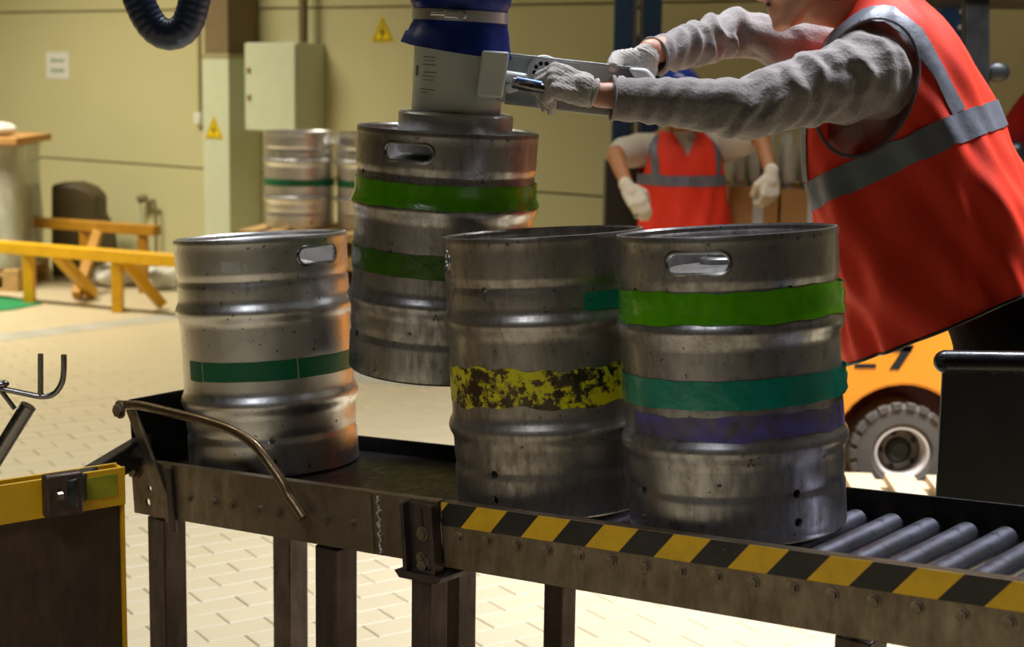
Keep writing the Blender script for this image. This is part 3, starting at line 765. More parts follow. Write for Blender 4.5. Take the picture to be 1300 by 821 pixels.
# ------------------------------------------------------------------ people
def unit(v): return Vector(v).normalized()
def hand_caps(mb, wrist, a, n, s, curl, th=.0, back=-.02, spread=1., thumb=(.55, .55, -.35), thumb2=(.7, -.1, -.6), sc=1.):
    """palm and five fingers; a: wrist to knuckles, n: out of the back of the hand, s: toward the thumb"""
    W = Vector(wrist); a = unit(a); n = unit(Vector(n) - a * Vector(n).dot(a)); s0 = Vector(s); s = a.cross(n)
    if s.dot(s0) < 0: s = -s
    offs = (.030, .010, -.010, -.029); lens = ((.044, .027, .021), (.049, .030, .022), (.045, .028, .021), (.035, .021, .019)); rad = (.0095, .0098, .0092, .0082); reach = (.088, .091, .087, .080)
    mb.caps(W + a * back, (.027 + th) * sc, W + a * .028, (.026 + th) * sc)
    for k in range(4):
        o = s * offs[k] * sc * spread
        kn = W + a * reach[k] * sc + o
        mb.caps(W + a * .018 * sc + o * .72, (.0150 + th) * sc, kn, (.0125 + th) * sc)
        d = a.copy(); p = kn; rr = (rad[k] + th) * sc
        c = curl[k] if isinstance(curl[0], (tuple, list)) else curl
        for ln, cu in zip(lens[k], c):
            d = (Matrix.Rotation(R(cu), 3, s) @ d); d2 = Matrix.Rotation(-R(cu), 3, s) @ (Matrix.Rotation(-R(cu), 3, s) @ d)
            if d.dot(n) > d2.dot(n): d = d2
            q = p + d * ln * sc; mb.caps(p, rr, q, rr * .9); p = q; rr *= .93
    t0 = W + a * .022 * sc + s * .026 * sc - n * .004
    d1 = unit(a * thumb[0] + s * thumb[1] + n * thumb[2]); t1 = t0 + d1 * .044 * sc
    d2 = unit(a * thumb2[0] + s * thumb2[1] + n * thumb2[2]); t2 = t1 + d2 * .032 * sc; d3 = unit(d2 + -n * .25); t3 = t2 + d3 * .024 * sc
    mb.caps(t0, (.0165 + th) * sc, t1, (.0125 + th) * sc); mb.caps(t1, (.0125 + th) * sc, t2, (.0108 + th) * sc); mb.caps(t2, (.0108 + th) * sc, t3, (.009 + th) * sc)
def head_caps(mb, c, f, u, sc=1.):
    """head centred at c facing f: skull, brow, nose, lips, chin, jaw, ears"""
    f = unit(f); u = unit(Vector(u) - f * Vector(u).dot(f)); s = f.cross(u)
    P = lambda x, y, z: Vector(c) + (f * x + s * y + u * z) * sc
    A = lambda x, y, z: (f * x * sc, s * y * sc, u * z * sc)
    mb.ell(P(-.018, 0, .035), A(.098, .078, .085)); mb.ell(P(.022, 0, -.01), A(.068, .066, .085))
    mb.ell(P(.038, 0, -.062), A(.048, .050, .045)); mb.ell(P(.070, 0, -.094), A(.022, .026, .020))
    for k in (-1, 1):
        mb.caps(P(.0, k * .055, -.045), .020 * sc, P(.055, k * .026, -.092), .018 * sc)       # jaw line
        mb.ell(P(.062, k * .036, -.022), A(.020, .024, .024))                                 # cheek
        mb.caps(P(.082, k * .012, .030), .010 * sc, P(.072, k * .046, .026), .009 * sc)       # brow
        mb.ell(P(-.008, k * .078, -.004), A(.018, .008, .031))                                # ear
        mb.ell(P(.096, k * .012, -.030), A(.010, .009, .008))                                 # nostril
    mb.caps(P(.084, 0, .016), .009 * sc, P(.106, 0, -.024), .0115 * sc)                        # nose
    mb.caps(P(.086, -.018, -.056), .007 * sc, P(.086, .018, -.056), .007 * sc); mb.caps(P(.085, -.016, -.068), .008 * sc, P(.085, .016, -.068), .008 * sc)
    return P, A
def body_mesh(J, vox, mat, hands=None, sc=1., slim=True):
    mb = MB()
    P, A = head_caps(mb, J['head'], J['face'], J['headup'], sc)
    mb.caps(J['neck'], .058, Vector(J['head']) + (P(-.012, 0, -.06) - Vector(J['head'])), .055)
    mb.chain([(J['pelvis'], .135), ((Vector(J['pelvis']) + Vector(J['chest'])) / 2, .125), (J['chest'], .135)])
    for k in 'LR':
        mb.caps(J['chest'], .10, J['sh' + k], .058); mb.caps(J['neck'], .055, J['sh' + k], .05)
        mb.chain([(J['sh' + k], .050), (J['el' + k], .037 if slim else .043), (J['wr' + k], .029)])
        mb.caps(J['pelvis'], .12, J['hip' + k], .095); mb.chain([(J['hip' + k], .090), (J['kn' + k], .058), (J['an' + k], .040)])
        mb.caps(J['an' + k], .04, Vector(J['an' + k]) + J['footdir'] * .13 - V(0, 0, .05), .032)
    for h in hands or (): hand_caps(mb, **h)
    return remesh(mb, vox, 4, mat, 'body'), P, A
def clothing_noise(amp, freq, seed=0., wr=()):
    def f(p):
        v = noise.noise((p.x * freq + seed, p.y * freq, p.z * freq)) * amp
        for (c, ax, w_, k, am) in wr:
            t = (p - c).dot(ax); v += am * math.exp(-(t / w_) ** 2) * math.sin(t * k + 3 * noise.noise((p.x * 14, p.y * 14, p.z * 14)))
        return v
    return f
class Loft:
    """stations: (t, centre, forward semi-axis vector, lateral semi-axis vector); smooth in t"""
    def __init__(s, st):
        s.t = np.array([q[0] for q in st]); s.d = np.array([[*q[1], *q[2], *q[3]] for q in st])
    def at(s, t):
        i = int(np.clip(np.searchsorted(s.t, t) - 1, 0, len(s.t) - 2)); h = s.t[i + 1] - s.t[i]; x = np.clip((t - s.t[i]) / h, 0, 1)
        d = s.d; m0 = (d[min(i + 1, len(d) - 1)] - d[max(i - 1, 0)]) / (s.t[min(i + 1, len(d) - 1)] - s.t[max(i - 1, 0)])
        m1 = (d[min(i + 2, len(d) - 1)] - d[i]) / (s.t[min(i + 2, len(d) - 1)] - s.t[i])
        return (2 * x ** 3 - 3 * x ** 2 + 1) * d[i] + (x ** 3 - 2 * x ** 2 + x) * h * m0 + (-2 * x ** 3 + 3 * x ** 2) * d[i + 1] + (x ** 3 - x ** 2) * h * m1
    def P(s, th, t, sq=1.25, wr=1.):
        q = s.at(t); c, a, b = Vector(q[:3]), Vector(q[3:6]), Vector(q[6:9])
        e = 2 / (2 * sq); co, si = math.cos(th), math.sin(th)
        p = c + a * math.copysign(abs(co) ** e, co) + b * math.copysign(abs(si) ** e, si)
        if wr:
            n = (p - c).normalized(); k = max(0, (s.t[-1] - t) / (s.t[-1] - s.t[0]))
            p = p + n * wr * (.014 * k * math.sin(5 * th + 9 * t) + .009 * k * math.sin(12 * th - 16 * t) + .006 * math.sin(17 * th + 22 * t) * k + .010 * noise.noise((p.x * 7, p.y * 7, p.z * 4)))
        return p
    def N(s, th, t, **kw):
        e = .02; return ((s.P(th + e, t, **kw) - s.P(th - e, t, **kw)).cross(s.P(th, t + e, **kw) - s.P(th, t - e, **kw))).normalized()
    def shell(s, n=96, m=56, thick=.004, **kw):
        vs = []
        for lay in (0, thick):
            for i in range(m + 1):
                t = s.t[0] + (s.t[-1] - s.t[0]) * i / m
                for k in range(n):
                    th = 2 * math.pi * k / n; p = s.P(th, t, **kw)
                    if lay: c = Vector(s.at(t)[:3]); p = p - (p - c).normalized() * lay
                    vs.append(p)
        L = (m + 1) * n; mb = MB(); fs = []
        for i in range(m):
            for k in range(n):
                q = [i * n + k, i * n + (k + 1) % n, (i + 1) * n + (k + 1) % n, (i + 1) * n + k]
                fs.append(tuple(q)); fs.append(tuple(L + x for x in reversed(q)))
        for k in range(n):
            k2 = (k + 1) % n; fs.append((k2, k, L + k, L + k2)); fs.append((m * n + k, m * n + k2, L + m * n + k2, L + m * n + k))
        return mb.add(vs, fs)
    def ribbon(s, path, width, off=.0035, thick=.0015, sub=10, **kw):
        """a strip sewn on the surface: path in (theta, t), width across it in metres"""
        pts = [s.P(a, b, **kw) + s._n(a, b, kw) * off for a, b in s._dense(path, sub)]; par = s._dense(path, sub)
        vs = []; m = len(pts)
        for i, p in enumerate(pts):
            tg = (pts[min(i + 1, m - 1)] - pts[max(i - 1, 0)]).normalized(); n = s._n(*par[i], kw); x = tg.cross(n).normalized()
            for sgn in (-1, -.33, .33, 1):
                vs.append(s._snap(p + x * sgn * width / 2, par[i], off, kw))
        for i in range(len(vs)): vs.append(None)
        for i in range(m * 4): vs[m * 4 + i] = vs[i] - s._n(*par[i // 4], kw) * thick
        L = m * 4; fs = []
        for i in range(m - 1):
            for k in range(3):
                q = (i * 4 + k, i * 4 + k + 1, i * 4 + 5 + k, i * 4 + 4 + k); fs += [q, tuple(L + x for x in reversed(q))]
            for k in (0, 3): fs.append((i * 4 + k, i * 4 + 4 + k, L + i * 4 + 4 + k, L + i * 4 + k))
        for i in (0, m - 1): fs.append((i * 4, i * 4 + 1, i * 4 + 2, i * 4 + 3, L + i * 4 + 3, L + i * 4 + 2, L + i * 4 + 1, L + i * 4))
        return MB().add(vs, fs)
    def _dense(s, path, sub):
        out = []
        for (a, b), (c, d) in zip(path, path[1:]): out += [(a + (c - a) * k / sub, b + (d - b) * k / sub) for k in range(sub)]
        return out + [path[-1]]
    def _n(s, a, b, kw):
        n = s.N(a, b, **kw); c = Vector(s.at(b)[:3])
        return n if n.dot(s.P(a, b, **kw) - c) > 0 else -n
    def _snap(s, p, par, off, kw):
        """move a strip corner onto the surface by a small search in (theta, t)"""
        a, b = par; best = None; st = .16
        for _ in range(5):
            for da in (-st, 0, st):
                for db in (-st * .35, 0, st * .35):
                    q = s.P(a + da, b + db, **kw); dist = (q - p).length
                    if best is None or dist < best[0]: best = (dist, a + da, b + db)
            a, b = best[1], best[2]; st *= .5
        return s.P(a, b, **kw) + s._n(a, b, kw) * off

# --- the worker at the lifter: bent forward, facing left and slightly away
DEL = R(24); FH = V(-math.cos(DEL), math.sin(DEL), 0); LH = V(-math.sin(DEL), -math.cos(DEL), 0)
TAU = R(27); FA = (FH * math.cos(TAU) - V(0, 0, 1) * math.sin(TAU)).normalized()
WY = 3.62
stn = []
for t, x, y, a, b in ((0, 1214, 402, .262, .262), (.19, 1178, 300, .245, .255), (.37, 1146, 201, .226, .248), (.52, 1124, 120, .195, .240), (.62, 1114, 66, .158, .216), (.69, 1110, 30, .118, .172), (.735, 1116, 8, .088, .120), (.775, 1122, -12, .078, .090)):
    stn.append((t, atY(x, y, WY), FA * a, LH * b))
vest_loft = Loft(stn)
sh_c = atY(1113, 80, WY)
J = dict(pelvis=atY(1278, 385, WY), chest=atY(1128, 120, WY), neck=atY(1108, 12, WY),
         shL=sh_c + LH * .185 + V(.01, 0, -.02), shR=sh_c - LH * .185 + V(0, 0, .01),
         elL=atY(948, 137, 3.36), wrL=atY(772, 121, 3.345), elR=atY(925, 42, 3.72), wrR=atY(826, 66, 3.52),
         head=atY(1018, -32, WY - .02), face=(-.95, .12, -.26), headup=(-.26, .02, .96),
         footdir=FH)
hipc = J['pelvis']
J['hipL'] = hipc + LH * .095 + V(.02, 0, -.06); J['hipR'] = hipc - LH * .095 + V(.03, 0, -.06)
J['knL'] = V(J['hipL'].x - .03, J['hipL'].y + .04, .47); J['knR'] = V(J['hipR'].x - .10, J['hipR'].y, .47)
J['anL'] = V(J['knL'].x + .06, J['knL'].y + .02, .085); J['anR'] = V(J['knR'].x + .02, J['knR'].y, .085)
hL = dict(wrist=atY(753, 118, 3.338), a=atY(689, 96, 3.325) - atY(753, 118, 3.338), n=(.15, -.72, .68), s=(0, .6, .7),
          curl=((58, 72, 45), (62, 75, 45), (66, 78, 45), (70, 80, 45)), thumb=(.75, .35, -.5), thumb2=(.7, -.25, -.7))
hR = dict(wrist=atY(819, 73, 3.505), a=atY(797, 108, 3.475) - atY(819, 73, 3.505), n=(.15, .80, .35), s=(-.9, -.2, 0),
          curl=((50, 60, 40), (52, 62, 40), (54, 64, 40), (56, 66, 40)), thumb=(.6, .6, -.4), thumb2=(.8, .1, -.6))
worker = thing('person', 'person in a red-orange safety vest and grey sweater gripping the lifter handles', 'person', (J['pelvis'].x, J['pelvis'].y, 0))
bm_, HP, HA = body_mesh(J, .0075, 'skin', (hL, hR))
wb = put('body', bm_, worker)
eyes = MB()
for k in (-1, 1): put('eye', MB().ell(HP(.078, k * .031, .008), (V(.012, 0, 0), V(0, .012, 0), V(0, 0, .012))).mesh('eye', 'white'), wb)
hm_ = MB(); hm_.ell(HP(-.024, 0, .045), HA(.106, .087, .092)); hm_.ell(HP(-.055, 0, -.02), HA(.058, .074, .07))
put('hair', remesh(hm_, .009, 3, 'hair', 'hair'), worker)
put('stubble', remesh(MB().caps(HP(.0875, -.020, -.046), .0062, HP(.0875, .020, -.046), .0062), .004, 1, 'stubble', 'stubble'), worker)
# sweater: torso and two long sleeves with folds
sw = MB()
ax1 = (J['chest'] - J['pelvis'])
for f_, r_ in ((.30, .145), (.5, .155), (.75, .16), (1., .155)): sw.ell(J['pelvis'] + ax1 * f_, (FA * r_, LH * (r_ + .035), V(0, 0, .14)))
sw.caps(J['shL'], .088, J['shR'], .088); sw.caps(J['neck'] - V(0, 0, .03), .07, J['shL'], .085); sw.caps(J['neck'] - V(0, 0, .03), .07, J['shR'], .085); sw.caps(sh_c, .10, J['neck'] - V(0, 0, .02), .078)
cuffL = atY(779, 126, 3.348)
sw.chain([(J['shL'] + V(.02, 0, -.01), .096), (J['shL'] * .55 + J['elL'] * .45, .078), (J['elL'] + V(0, 0, -.002), .066), (J['elL'] * .5 + cuffL * .5 + V(0, 0, .001), .055), (cuffL, .0455)])
cuffR = atY(831, 72, 3.535)
sw.chain([(J['shR'], .085), (J['shR'] * .5 + J['elR'] * .5, .064), (J['elR'], .054), (J['elR'] * .5 + cuffR * .5, .049), (cuffR, .041)])
eld = (J['elL'] - J['shL']).normalized(); erd = (cuffR - J['elR']).normalized(); fl = (cuffL - J['elL']).normalized()
wr = [(J['elL'], unit(eld + V(0, 0, .7)), .07, 120, .0042), (J['shL'] * .7 + J['elL'] * .3, unit(eld + V(0, 0, -.5)), .10, 85, .006), (J['elR'] * .6 + cuffR * .4, unit(erd + V(0, 0, .25)), .12, 150, .004), (cuffL + (J['elL'] - cuffL) * .35, unit(fl + V(0, 0, .4)), .08, 160, .0022)]
swm = remesh(sw, .0068, 3, 'sweater', 'sweater', clothing_noise(.005, 16, 0, wr))
def cut_cuff(me, p, d, reach):
    """open the sleeve end: cut away what lies beyond p in direction d, near p"""
    b = bmesh.new(); b.from_mesh(me); fs = [f for f in b.faces if (f.calc_center_median() - p).length < reach]
    gm = set(fs)
    for f in fs: gm.update(f.verts); gm.update(f.edges)
    bmesh.ops.bisect_plane(b, geom=list(gm), plane_co=p, plane_no=d, clear_outer=True)
    b.to_mesh(me); b.free()
cut_cuff(swm, atY(777, 124, 3.348), fl, .13); cut_cuff(swm, atY(829, 71, 3.535), erd, .12)
put('sweater', swm, worker)
for p_, d_, r_ in ((atY(778, 125, 3.348), fl, .0465), (atY(830, 71, 3.535), erd, .0405)):
    x_ = d_.orthogonal().normalized(); y_ = d_.cross(x_)
    put('sweater_cuff', MB().tube([p_ + (x_ * math.cos(k * math.pi / 16) + y_ * math.sin(k * math.pi / 16)) * r_ for k in range(32)], .0035, 8, closed=True).mesh('sweater_cuff', 'sweater'), worker)
# trousers and shoes
tr = MB()
for k in 'LR': tr.caps(hipc, .15, J['hip' + k], .125); tr.chain([(J['hip' + k], .118), (J['kn' + k], .088), (J['an' + k] + V(0, 0, .04), .072)])
put('trousers', remesh(tr, .012, 3, 'trouser', 'trousers', clothing_noise(.008, 9)), worker)
for k in 'LR':
    a_ = J['an' + k]; sh = MB().ell(V(a_.x, a_.y, .048) + FH * .06, (FH * .15, LH * .052, V(0, 0, .046))).ell(V(a_.x, a_.y, .075), (FH * .06, LH * .055, V(0, 0, .07)))
    put('shoe', remesh(sh, .008, 2, 'shoe', 'shoe'), worker)
# gloves with separate fingers, cuffs rolled at the wrist
for h, cu in ((hL, 'L'), (hR, 'R')):
    g = MB(); hand_caps(g, th=.0050, back=.020 if cu == 'L' else .0, **h)
    W_ = Vector(h['wrist']); a_ = unit(h['a'])
    put('glove', remesh(g, .0036, 2, 'glove', 'glove', lambda p: .0009 * math.sin(p.z * 900 + p.x * 500) + .002 * noise.noise((p.x * 50, p.y * 50, p.z * 50))), worker)
    g2 = MB(); rng_ = [W_ + a_ * .000 + (a_.orthogonal().normalized() * math.cos(k * .3927) + a_.cross(a_.orthogonal().normalized()) * math.sin(k * .3927)) * .0285 for k in range(16)]
    put('glove_cuff', g2.tube(rng_, .0046, 8, closed=True).mesh('glove_cuff', 'glove'), worker)
# vest: lofted shell with two armholes cut out
vest_me = vest_loft.shell(120, 64).mesh('vest')
lc = atY(1094, 112, 3.40)
FV = (FA * .35 + V(0, 0, -1) * .94).normalized(); UVv = (FV.cross(LH)).normalized()
def armhole(sgn):
    c0 = lc if sgn > 0 else lc - LH * 2 * (lc - sh_c).dot(LH)
    return [(c0, UVv * (.108 * math.cos(a)) + FV * (.150 * math.sin(a))) for a in [2 * math.pi * k / 40 for k in range(40)]]
cutm = MB()
for sgn in (1, -1):
    ring = armhole(sgn); n = len(ring)
    cutm.add([c + o + LH * sgn * d for d in (-.17, .3) for c, o in ring], [tuple(range(n)), tuple(range(2 * n - 1, n - 1, -1))] + [(i, i + n, (i + 1) % n + n, (i + 1) % n) for i in range(n)])
vest_cut = boolean(vest_me, cutm.mesh('cut'), 'vest', 60)
vest = put('vest', vest_cut, worker, label='red-orange safety vest')
from mathutils.bvhtree import BVHTree
vb_ = MB(); tmp = vest_loft.shell(120, 64); bv = BVHTree.FromPolygons([tuple(p) for p in tmp.v], tmp.f)
for sgn in (1, -1):
    pts = []
    for c, o in armhole(sgn):
        h = bv.ray_cast(c + o * 1.005 + LH * sgn * .4, -LH * sgn, .62)
        if h[0] is not None: pts.append(h[0] + LH * sgn * .001)
    if len(pts) > 10: put('armhole_piping', MB().tube(pts, .0045, 8, closed=True).mesh('armhole_piping', 'piping'), vest)
rb = vest_loft.ribbon([(2 * math.pi * k / 24, .372) for k in range(25)], .062, sub=4)
put('reflective_stripe', rb.mesh('reflective_stripe', 'refl', None, 60), vest, label='grey reflective stripe')
for sgn in (1, -1):
    pth = [(R(38 * sgn), .41), (R(38 * sgn), .50), (R(44 * sgn), .60), (R(58 * sgn), .672), (R(90 * sgn), .705), (R(118 * sgn), .672), (R(133 * sgn), .60), (R(139 * sgn), .50), (R(141 * sgn), .405)]
    put('reflective_stripe', vest_loft.ribbon(pth, .052, sub=6).mesh('reflective_stripe', 'refl', None, 60), vest, label='grey reflective stripe')
put('hem_binding', MB().tube([vest_loft.P(2 * math.pi * k / 120, .002) for k in range(120)], .004, 8, closed=True).mesh('hem_binding', 'black'), vest)
col_ = MB(); cn = 40
for lay in (0, 1):
    for r_, dz in ((1., -.004), (1.02, .02), (1.08, .045)):
        for k in range(cn):
            p = vest_loft.P(2 * math.pi * k / cn, .775); c_ = Vector(vest_loft.at(.775)[:3])
            col_.v.append(c_ + (p - c_) * (r_ - .05 * lay) + V(.2, 0, 1).normalized() * dz)
for lay in (0, 1):
    for i in range(2):
        for k in range(cn):
            b0 = lay * 3 * cn + i * cn; col_.f.append((b0 + k, b0 + (k + 1) % cn, b0 + cn + (k + 1) % cn, b0 + cn + k))
for k in range(cn): col_.f.append((2 * cn + k, 2 * cn + (k + 1) % cn, 5 * cn + (k + 1) % cn, 5 * cn + k)); col_.f.append((k, (k + 1) % cn, 3 * cn + (k + 1) % cn, 3 * cn + k))
put('collar', col_.mesh('collar', 'vest', None, 70), vest)

# --- the second worker, facing the camera behind the kegs
BY = 7.35
def b_(x, y, Y=BY): return atY(x, y, Y)
F2 = V(.05, -1, 0).normalized(); L2 = V(0, 0, 1).cross(F2).normalized()         # L2: the person's own left (image right)
J2 = dict(pelvis=b_(866, 302), chest=b_(866, 212), neck=b_(866, 168), shL=b_(918, 186), shR=b_(812, 190), elL=b_(966, 172, 7.15), wrL=b_(978, 218, 6.98),
          elR=b_(781, 196, 7.2), wrR=b_(797, 238, 7.0), head=b_(863, 128, 7.25), face=(-.05, -.85, -.52), headup=(0, -.5, .86), footdir=F2)
J2['hipL'] = J2['pelvis'] + L2 * .09 - V(0, 0, .08); J2['hipR'] = J2['pelvis'] - L2 * .09 - V(0, 0, .08)
for k, sg in (('L', 1), ('R', -1)):
    J2['kn' + k] = V(J2['hip' + k].x + sg * .02, J2['hip' + k].y - .03, .40); J2['an' + k] = V(J2['kn' + k].x + sg * .02, J2['kn' + k].y + .05, .085)
g2L = dict(wrist=b_(979, 222, 6.97), a=b_(976, 262, 6.95) - b_(979, 222, 6.97), n=(.35, -.9, 0), s=(-1, -.3, 0), curl=(38, 45, 30))
g2R = dict(wrist=b_(797, 238, 7.0), a=b_(822, 275, 6.92) - b_(797, 238, 7.0), n=(-.1, -.8, .5), s=(.8, 0, .5), curl=(30, 35, 25))
p2 = thing('person', 'person in a bright red-orange vest and blue helmet handling cardboard boxes', 'person', (J2['pelvis'].x, J2['pelvis'].y, 0))
m2, P2, A2 = body_mesh(J2, .012, 'skin2', (g2L, g2R), slim=False)
pb2 = put('body', m2, p2)
for k in (-1, 1): put('eye', MB().ell(P2(.078, k * .031, .008), (V(.012, 0, 0), V(0, .012, 0), V(0, 0, .012))).mesh('eye', 'hair'), pb2)
hh = MB(); fu = unit(J2['face']); uu_ = unit(Vector(J2['headup']) - fu * Vector(J2['headup']).dot(fu))
for i in range(9):
    t = i / 8 * math.pi / 2
    for k in range(32):
        a = 2 * math.pi * k / 32; hh.v.append(P2(-.012 + .122 * math.cos(t) * math.cos(a), .104 * math.cos(t) * math.sin(a), .040 + .115 * math.sin(t)))
for i in range(8):
    for k in range(32): hh.f.append((i * 32 + k, i * 32 + (k + 1) % 32, i * 32 + 32 + (k + 1) % 32, i * 32 + 32 + k))
hel = put('helmet', hh.mesh('helmet', 'helmet'), p2)
put('helmet_brim', MB().prism([(.06, -.09), (.13, -.075), (.165, -.03), (.165, .03), (.13, .075), (.06, .09)], .036, .046, lambda a, b, t: P2(a, b, t)).mesh('helmet_brim', 'helmet'), hel)
ts = MB(); ts.chain([(J2['pelvis'], .155), (J2['chest'], .155)]); ts.caps(J2['shL'], .08, J2['shR'], .08); ts.caps(J2['chest'], .13, J2['neck'], .07)
for k in 'LR': ts.chain([(J2['sh' + k], .078), (J2['sh' + k] * .35 + J2['el' + k] * .65, .072)])
put('tee_shirt', remesh(ts, .012, 3, 'tee', 'tee_shirt', clothing_noise(.006, 10)), p2)
tr2 = MB()
for k in 'LR': tr2.caps(J2['pelvis'], .145, J2['hip' + k], .115); tr2.chain([(J2['hip' + k], .108), (J2['kn' + k], .082), (J2['an' + k] + V(0, 0, .04), .068)])
put('trousers', remesh(tr2, .014, 3, 'trouser', 'trousers'), p2)
for k in 'LR':
    a_ = J2['an' + k]; put('shoe', remesh(MB().ell(V(a_.x, a_.y, .048) + F2 * .06, (F2 * .15, L2 * .052, V(0, 0, .046))).ell(V(a_.x, a_.y, .075), (F2 * .06, L2 * .055, V(0, 0, .07))), .01, 2, 'shoe', 'shoe'), p2)
for h in (g2L, g2R):
    g = MB(); hand_caps(g, th=.006, **h); gl = put('glove', remesh(g, .006, 2, 'glove_w', 'glove'), p2)
    g3 = MB(); W_ = Vector(h['wrist']); a_ = unit(h['a']); n_ = unit(h['n']); s_ = a_.cross(n_)
    for o in (.030, .010, -.010, -.029): g3.caps(W_ + a_ * .095 + s_ * o - n_ * .020, .0135, W_ + a_ * .118 + s_ * o - n_ * .032, .013)
    put('finger_coating', remesh(g3, .006, 1, 'gpalm', 'finger_coating'), gl, label='green finger coating')
st2 = []
for t, x, y, a, b in ((0, 866, 318, .19, .215), (.2, 866, 262, .185, .205), (.38, 866, 215, .175, .195), (.48, 866, 190, .15, .185), (.54, 866, 176, .11, .15), (.575, 866, 167, .085, .105)):
    st2.append((t, b_(x, y), F2 * a, L2 * b))
v2 = Loft(st2)
vm2 = v2.shell(64, 36, sq=1.2).mesh('vest'); c2 = MB()
for sg in (1, -1):
    cc = b_(866, 196) + L2 * sg * .2; ring = [cc + V(0, 0, 1) * .115 * math.sin(a) + F2 * .085 * math.cos(a) for a in [2 * math.pi * k / 24 for k in range(24)]]
    n = 24; c2.add([p + L2 * sg * d for d in (-.075, .12) for p in ring], [tuple(range(n)), tuple(range(2 * n - 1, n - 1, -1))] + [(i, i + n, (i + 1) % n + n, (i + 1) % n) for i in range(n)])
nk = [b_(866, 196) + L2 * .001, b_(849, 164), b_(850, 140), b_(883, 140), b_(884, 164)]
c2.add([p + F2 * d for d in (.02, .5) for p in nk], [tuple(range(5)), tuple(range(9, 4, -1))] + [(i, i + 5, (i + 1) % 5 + 5, (i + 1) % 5) for i in range(5)])
vv2 = put('vest', boolean(vm2, c2.mesh('cut'), 'vest', 60), p2, label='red-orange safety vest')
put('reflective_stripe', v2.ribbon([(2 * math.pi * k / 24, .335) for k in range(25)], .05, sub=3, sq=1.2).mesh('reflective_stripe', 'refl', None, 60), vv2, label='grey reflective stripe')
for sg in (1, -1):
    put('reflective_stripe', v2.ribbon([(R(44 * sg), .36), (R(46 * sg), .44), (R(52 * sg), .50), (R(66 * sg), .545), (R(90 * sg), .556), (R(125 * sg), .52), (R(135 * sg), .36)], .048, sub=4, sq=1.2).mesh('reflective_stripe', 'refl', None, 60), vv2, label='grey reflective stripe')

# ------------------------------------------------------------------ forklift, side on behind the worker, with its driver
FY = 5.5; fl0 = atY(1137, 573, FY); fx, fz = fl0.x, .178
fork = thing('forklift', 'orange forklift with dusty wheels and a black overhead guard', 'forklift', (fx + .7, FY + .4, 0))
def fprism(poly, y0, y1): return MB().prism(poly, y0, y1, lambda a, b, t: V(a, t, b))
arch = [(fx + .245 * math.cos(R(a)), fz + .245 * math.sin(R(a))) for a in range(170, 5, -11)]
bodyp = [(fx - .62, .22), (fx - .245, .20)] + arch + [(fx + .245, .20), (fx + 1.35, .20), (fx + 1.35, .62), (fx + .55, .62), (fx + .50, .80), (fx - .45, .86), (fx - .60, .72)]
put('body', fprism(bodyp, FY - .09, FY + .85).mesh('body', 'orange'), fork, bevel=.012)
put('wheel_arch', fprism([(fx - .24, .20)] + arch + [(fx + .24, .20)], FY + .12, FY + .80).mesh('wheel_arch', 'maroon'), fork)
def wheel(x, y, r, name='wheel'):
    tread = MB(); prof = [(r * .55, .075), (r * .62, .085), (r * .90, .082), (r, .060), (r, -.060), (r * .90, -.082), (r * .62, -.085), (r * .55, -.075), (r * .55, .075)]
    wm = Matrix.Translation((x, y, r)) @ Matrix.Rotation(R(90), 4, 'X')
    tw = put(name, MB().lathe(prof, 48).mesh(name, 'tyre', wm), fork)
    for k in range(22):
        a = 2 * math.pi * k / 22
        put('tread_lug', MB().box((r * .965 * math.cos(a), r * .965 * math.sin(a), .066), (.020, .030, .046), Matrix.Rotation(a, 3, 'Z')).mesh('tread_lug', 'tyre', wm), tw)
    put('rim', MB().lathe([(r * .55, .070), (r * .55, .079), (r * .50, .081), (r * .46, .06), (r * .44, .02), (r * .44, -.07), (r * .55, -.07)], 40).mesh('rim', 'rim', wm), tw)
    put('hub', MB().lathe([(r * .44, .012), (r * .36, .020), (r * .27, .024), (r * .26, .000), (0, .0)], 32).mesh('hub', 'rimgrey', wm), tw)
    put('hub_cap', MB().lathe([(r * .255, .001), (r * .24, .030), (r * .16, .045), (0, .048)], 28).mesh('hub_cap', 'black', wm), tw)
    for k in range(5):
        a = 2 * math.pi * k / 5 + .6; put('wheel_nut', MB().lathe([(0, 0), (.010, 0), (.010, .012), (0, .012)], 6).mesh('wheel_nut', 'blackhole', wm @ Matrix.Translation((r * .36 * math.cos(a), r * .36 * math.sin(a), .018))), tw)
wheel(fx, FY - .01, .178); wheel(fx + 1.02, FY - .01, .20)
put('seat', MB().box((fx + .62, FY + .40, .74), (.42, .44, .12)).mesh('seat', 'black'), fork, bevel=.03)
put('seat_back', MB().box((fx + .45, FY + .40, 1.02), (.10, .44, .50), Matrix.Rotation(R(-8), 3, 'Y')).mesh('seat_back', 'black'), fork, bevel=.03)
gx0 = atY(1246, 60, FY - .03).x
for yy in (FY - .03, FY + .80):
    put('guard_post', MB().bar((gx0 + .03, yy, .62), (gx0 - .03, yy, 1.765), .085, .06, side=(1, 0, 0)).mesh('guard_post', 'black'), fork, bevel=.008)
    put('guard_post', MB().bar((fx + 1.28, yy, .62), (fx + 1.12, yy, 1.765), .06, .06, side=(1, 0, 0)).mesh('guard_post', 'black'), fork, bevel=.008)
rf = put('guard_roof', MB().box((gx0 + .42, FY + .385, 1.79), (1.0, .92, .05)).mesh('guard_roof', 'black'), fork, bevel=.01)
put('steering_wheel', MB().tube([V(fx + .99 + .05 * math.cos(a), FY + .40 + .14 * math.sin(a), 1.08 + .12 * math.cos(a)) for a in [2 * math.pi * k / 28 for k in range(28)]], .012, 8, closed=True).mesh('steering_wheel', 'black'), fork)
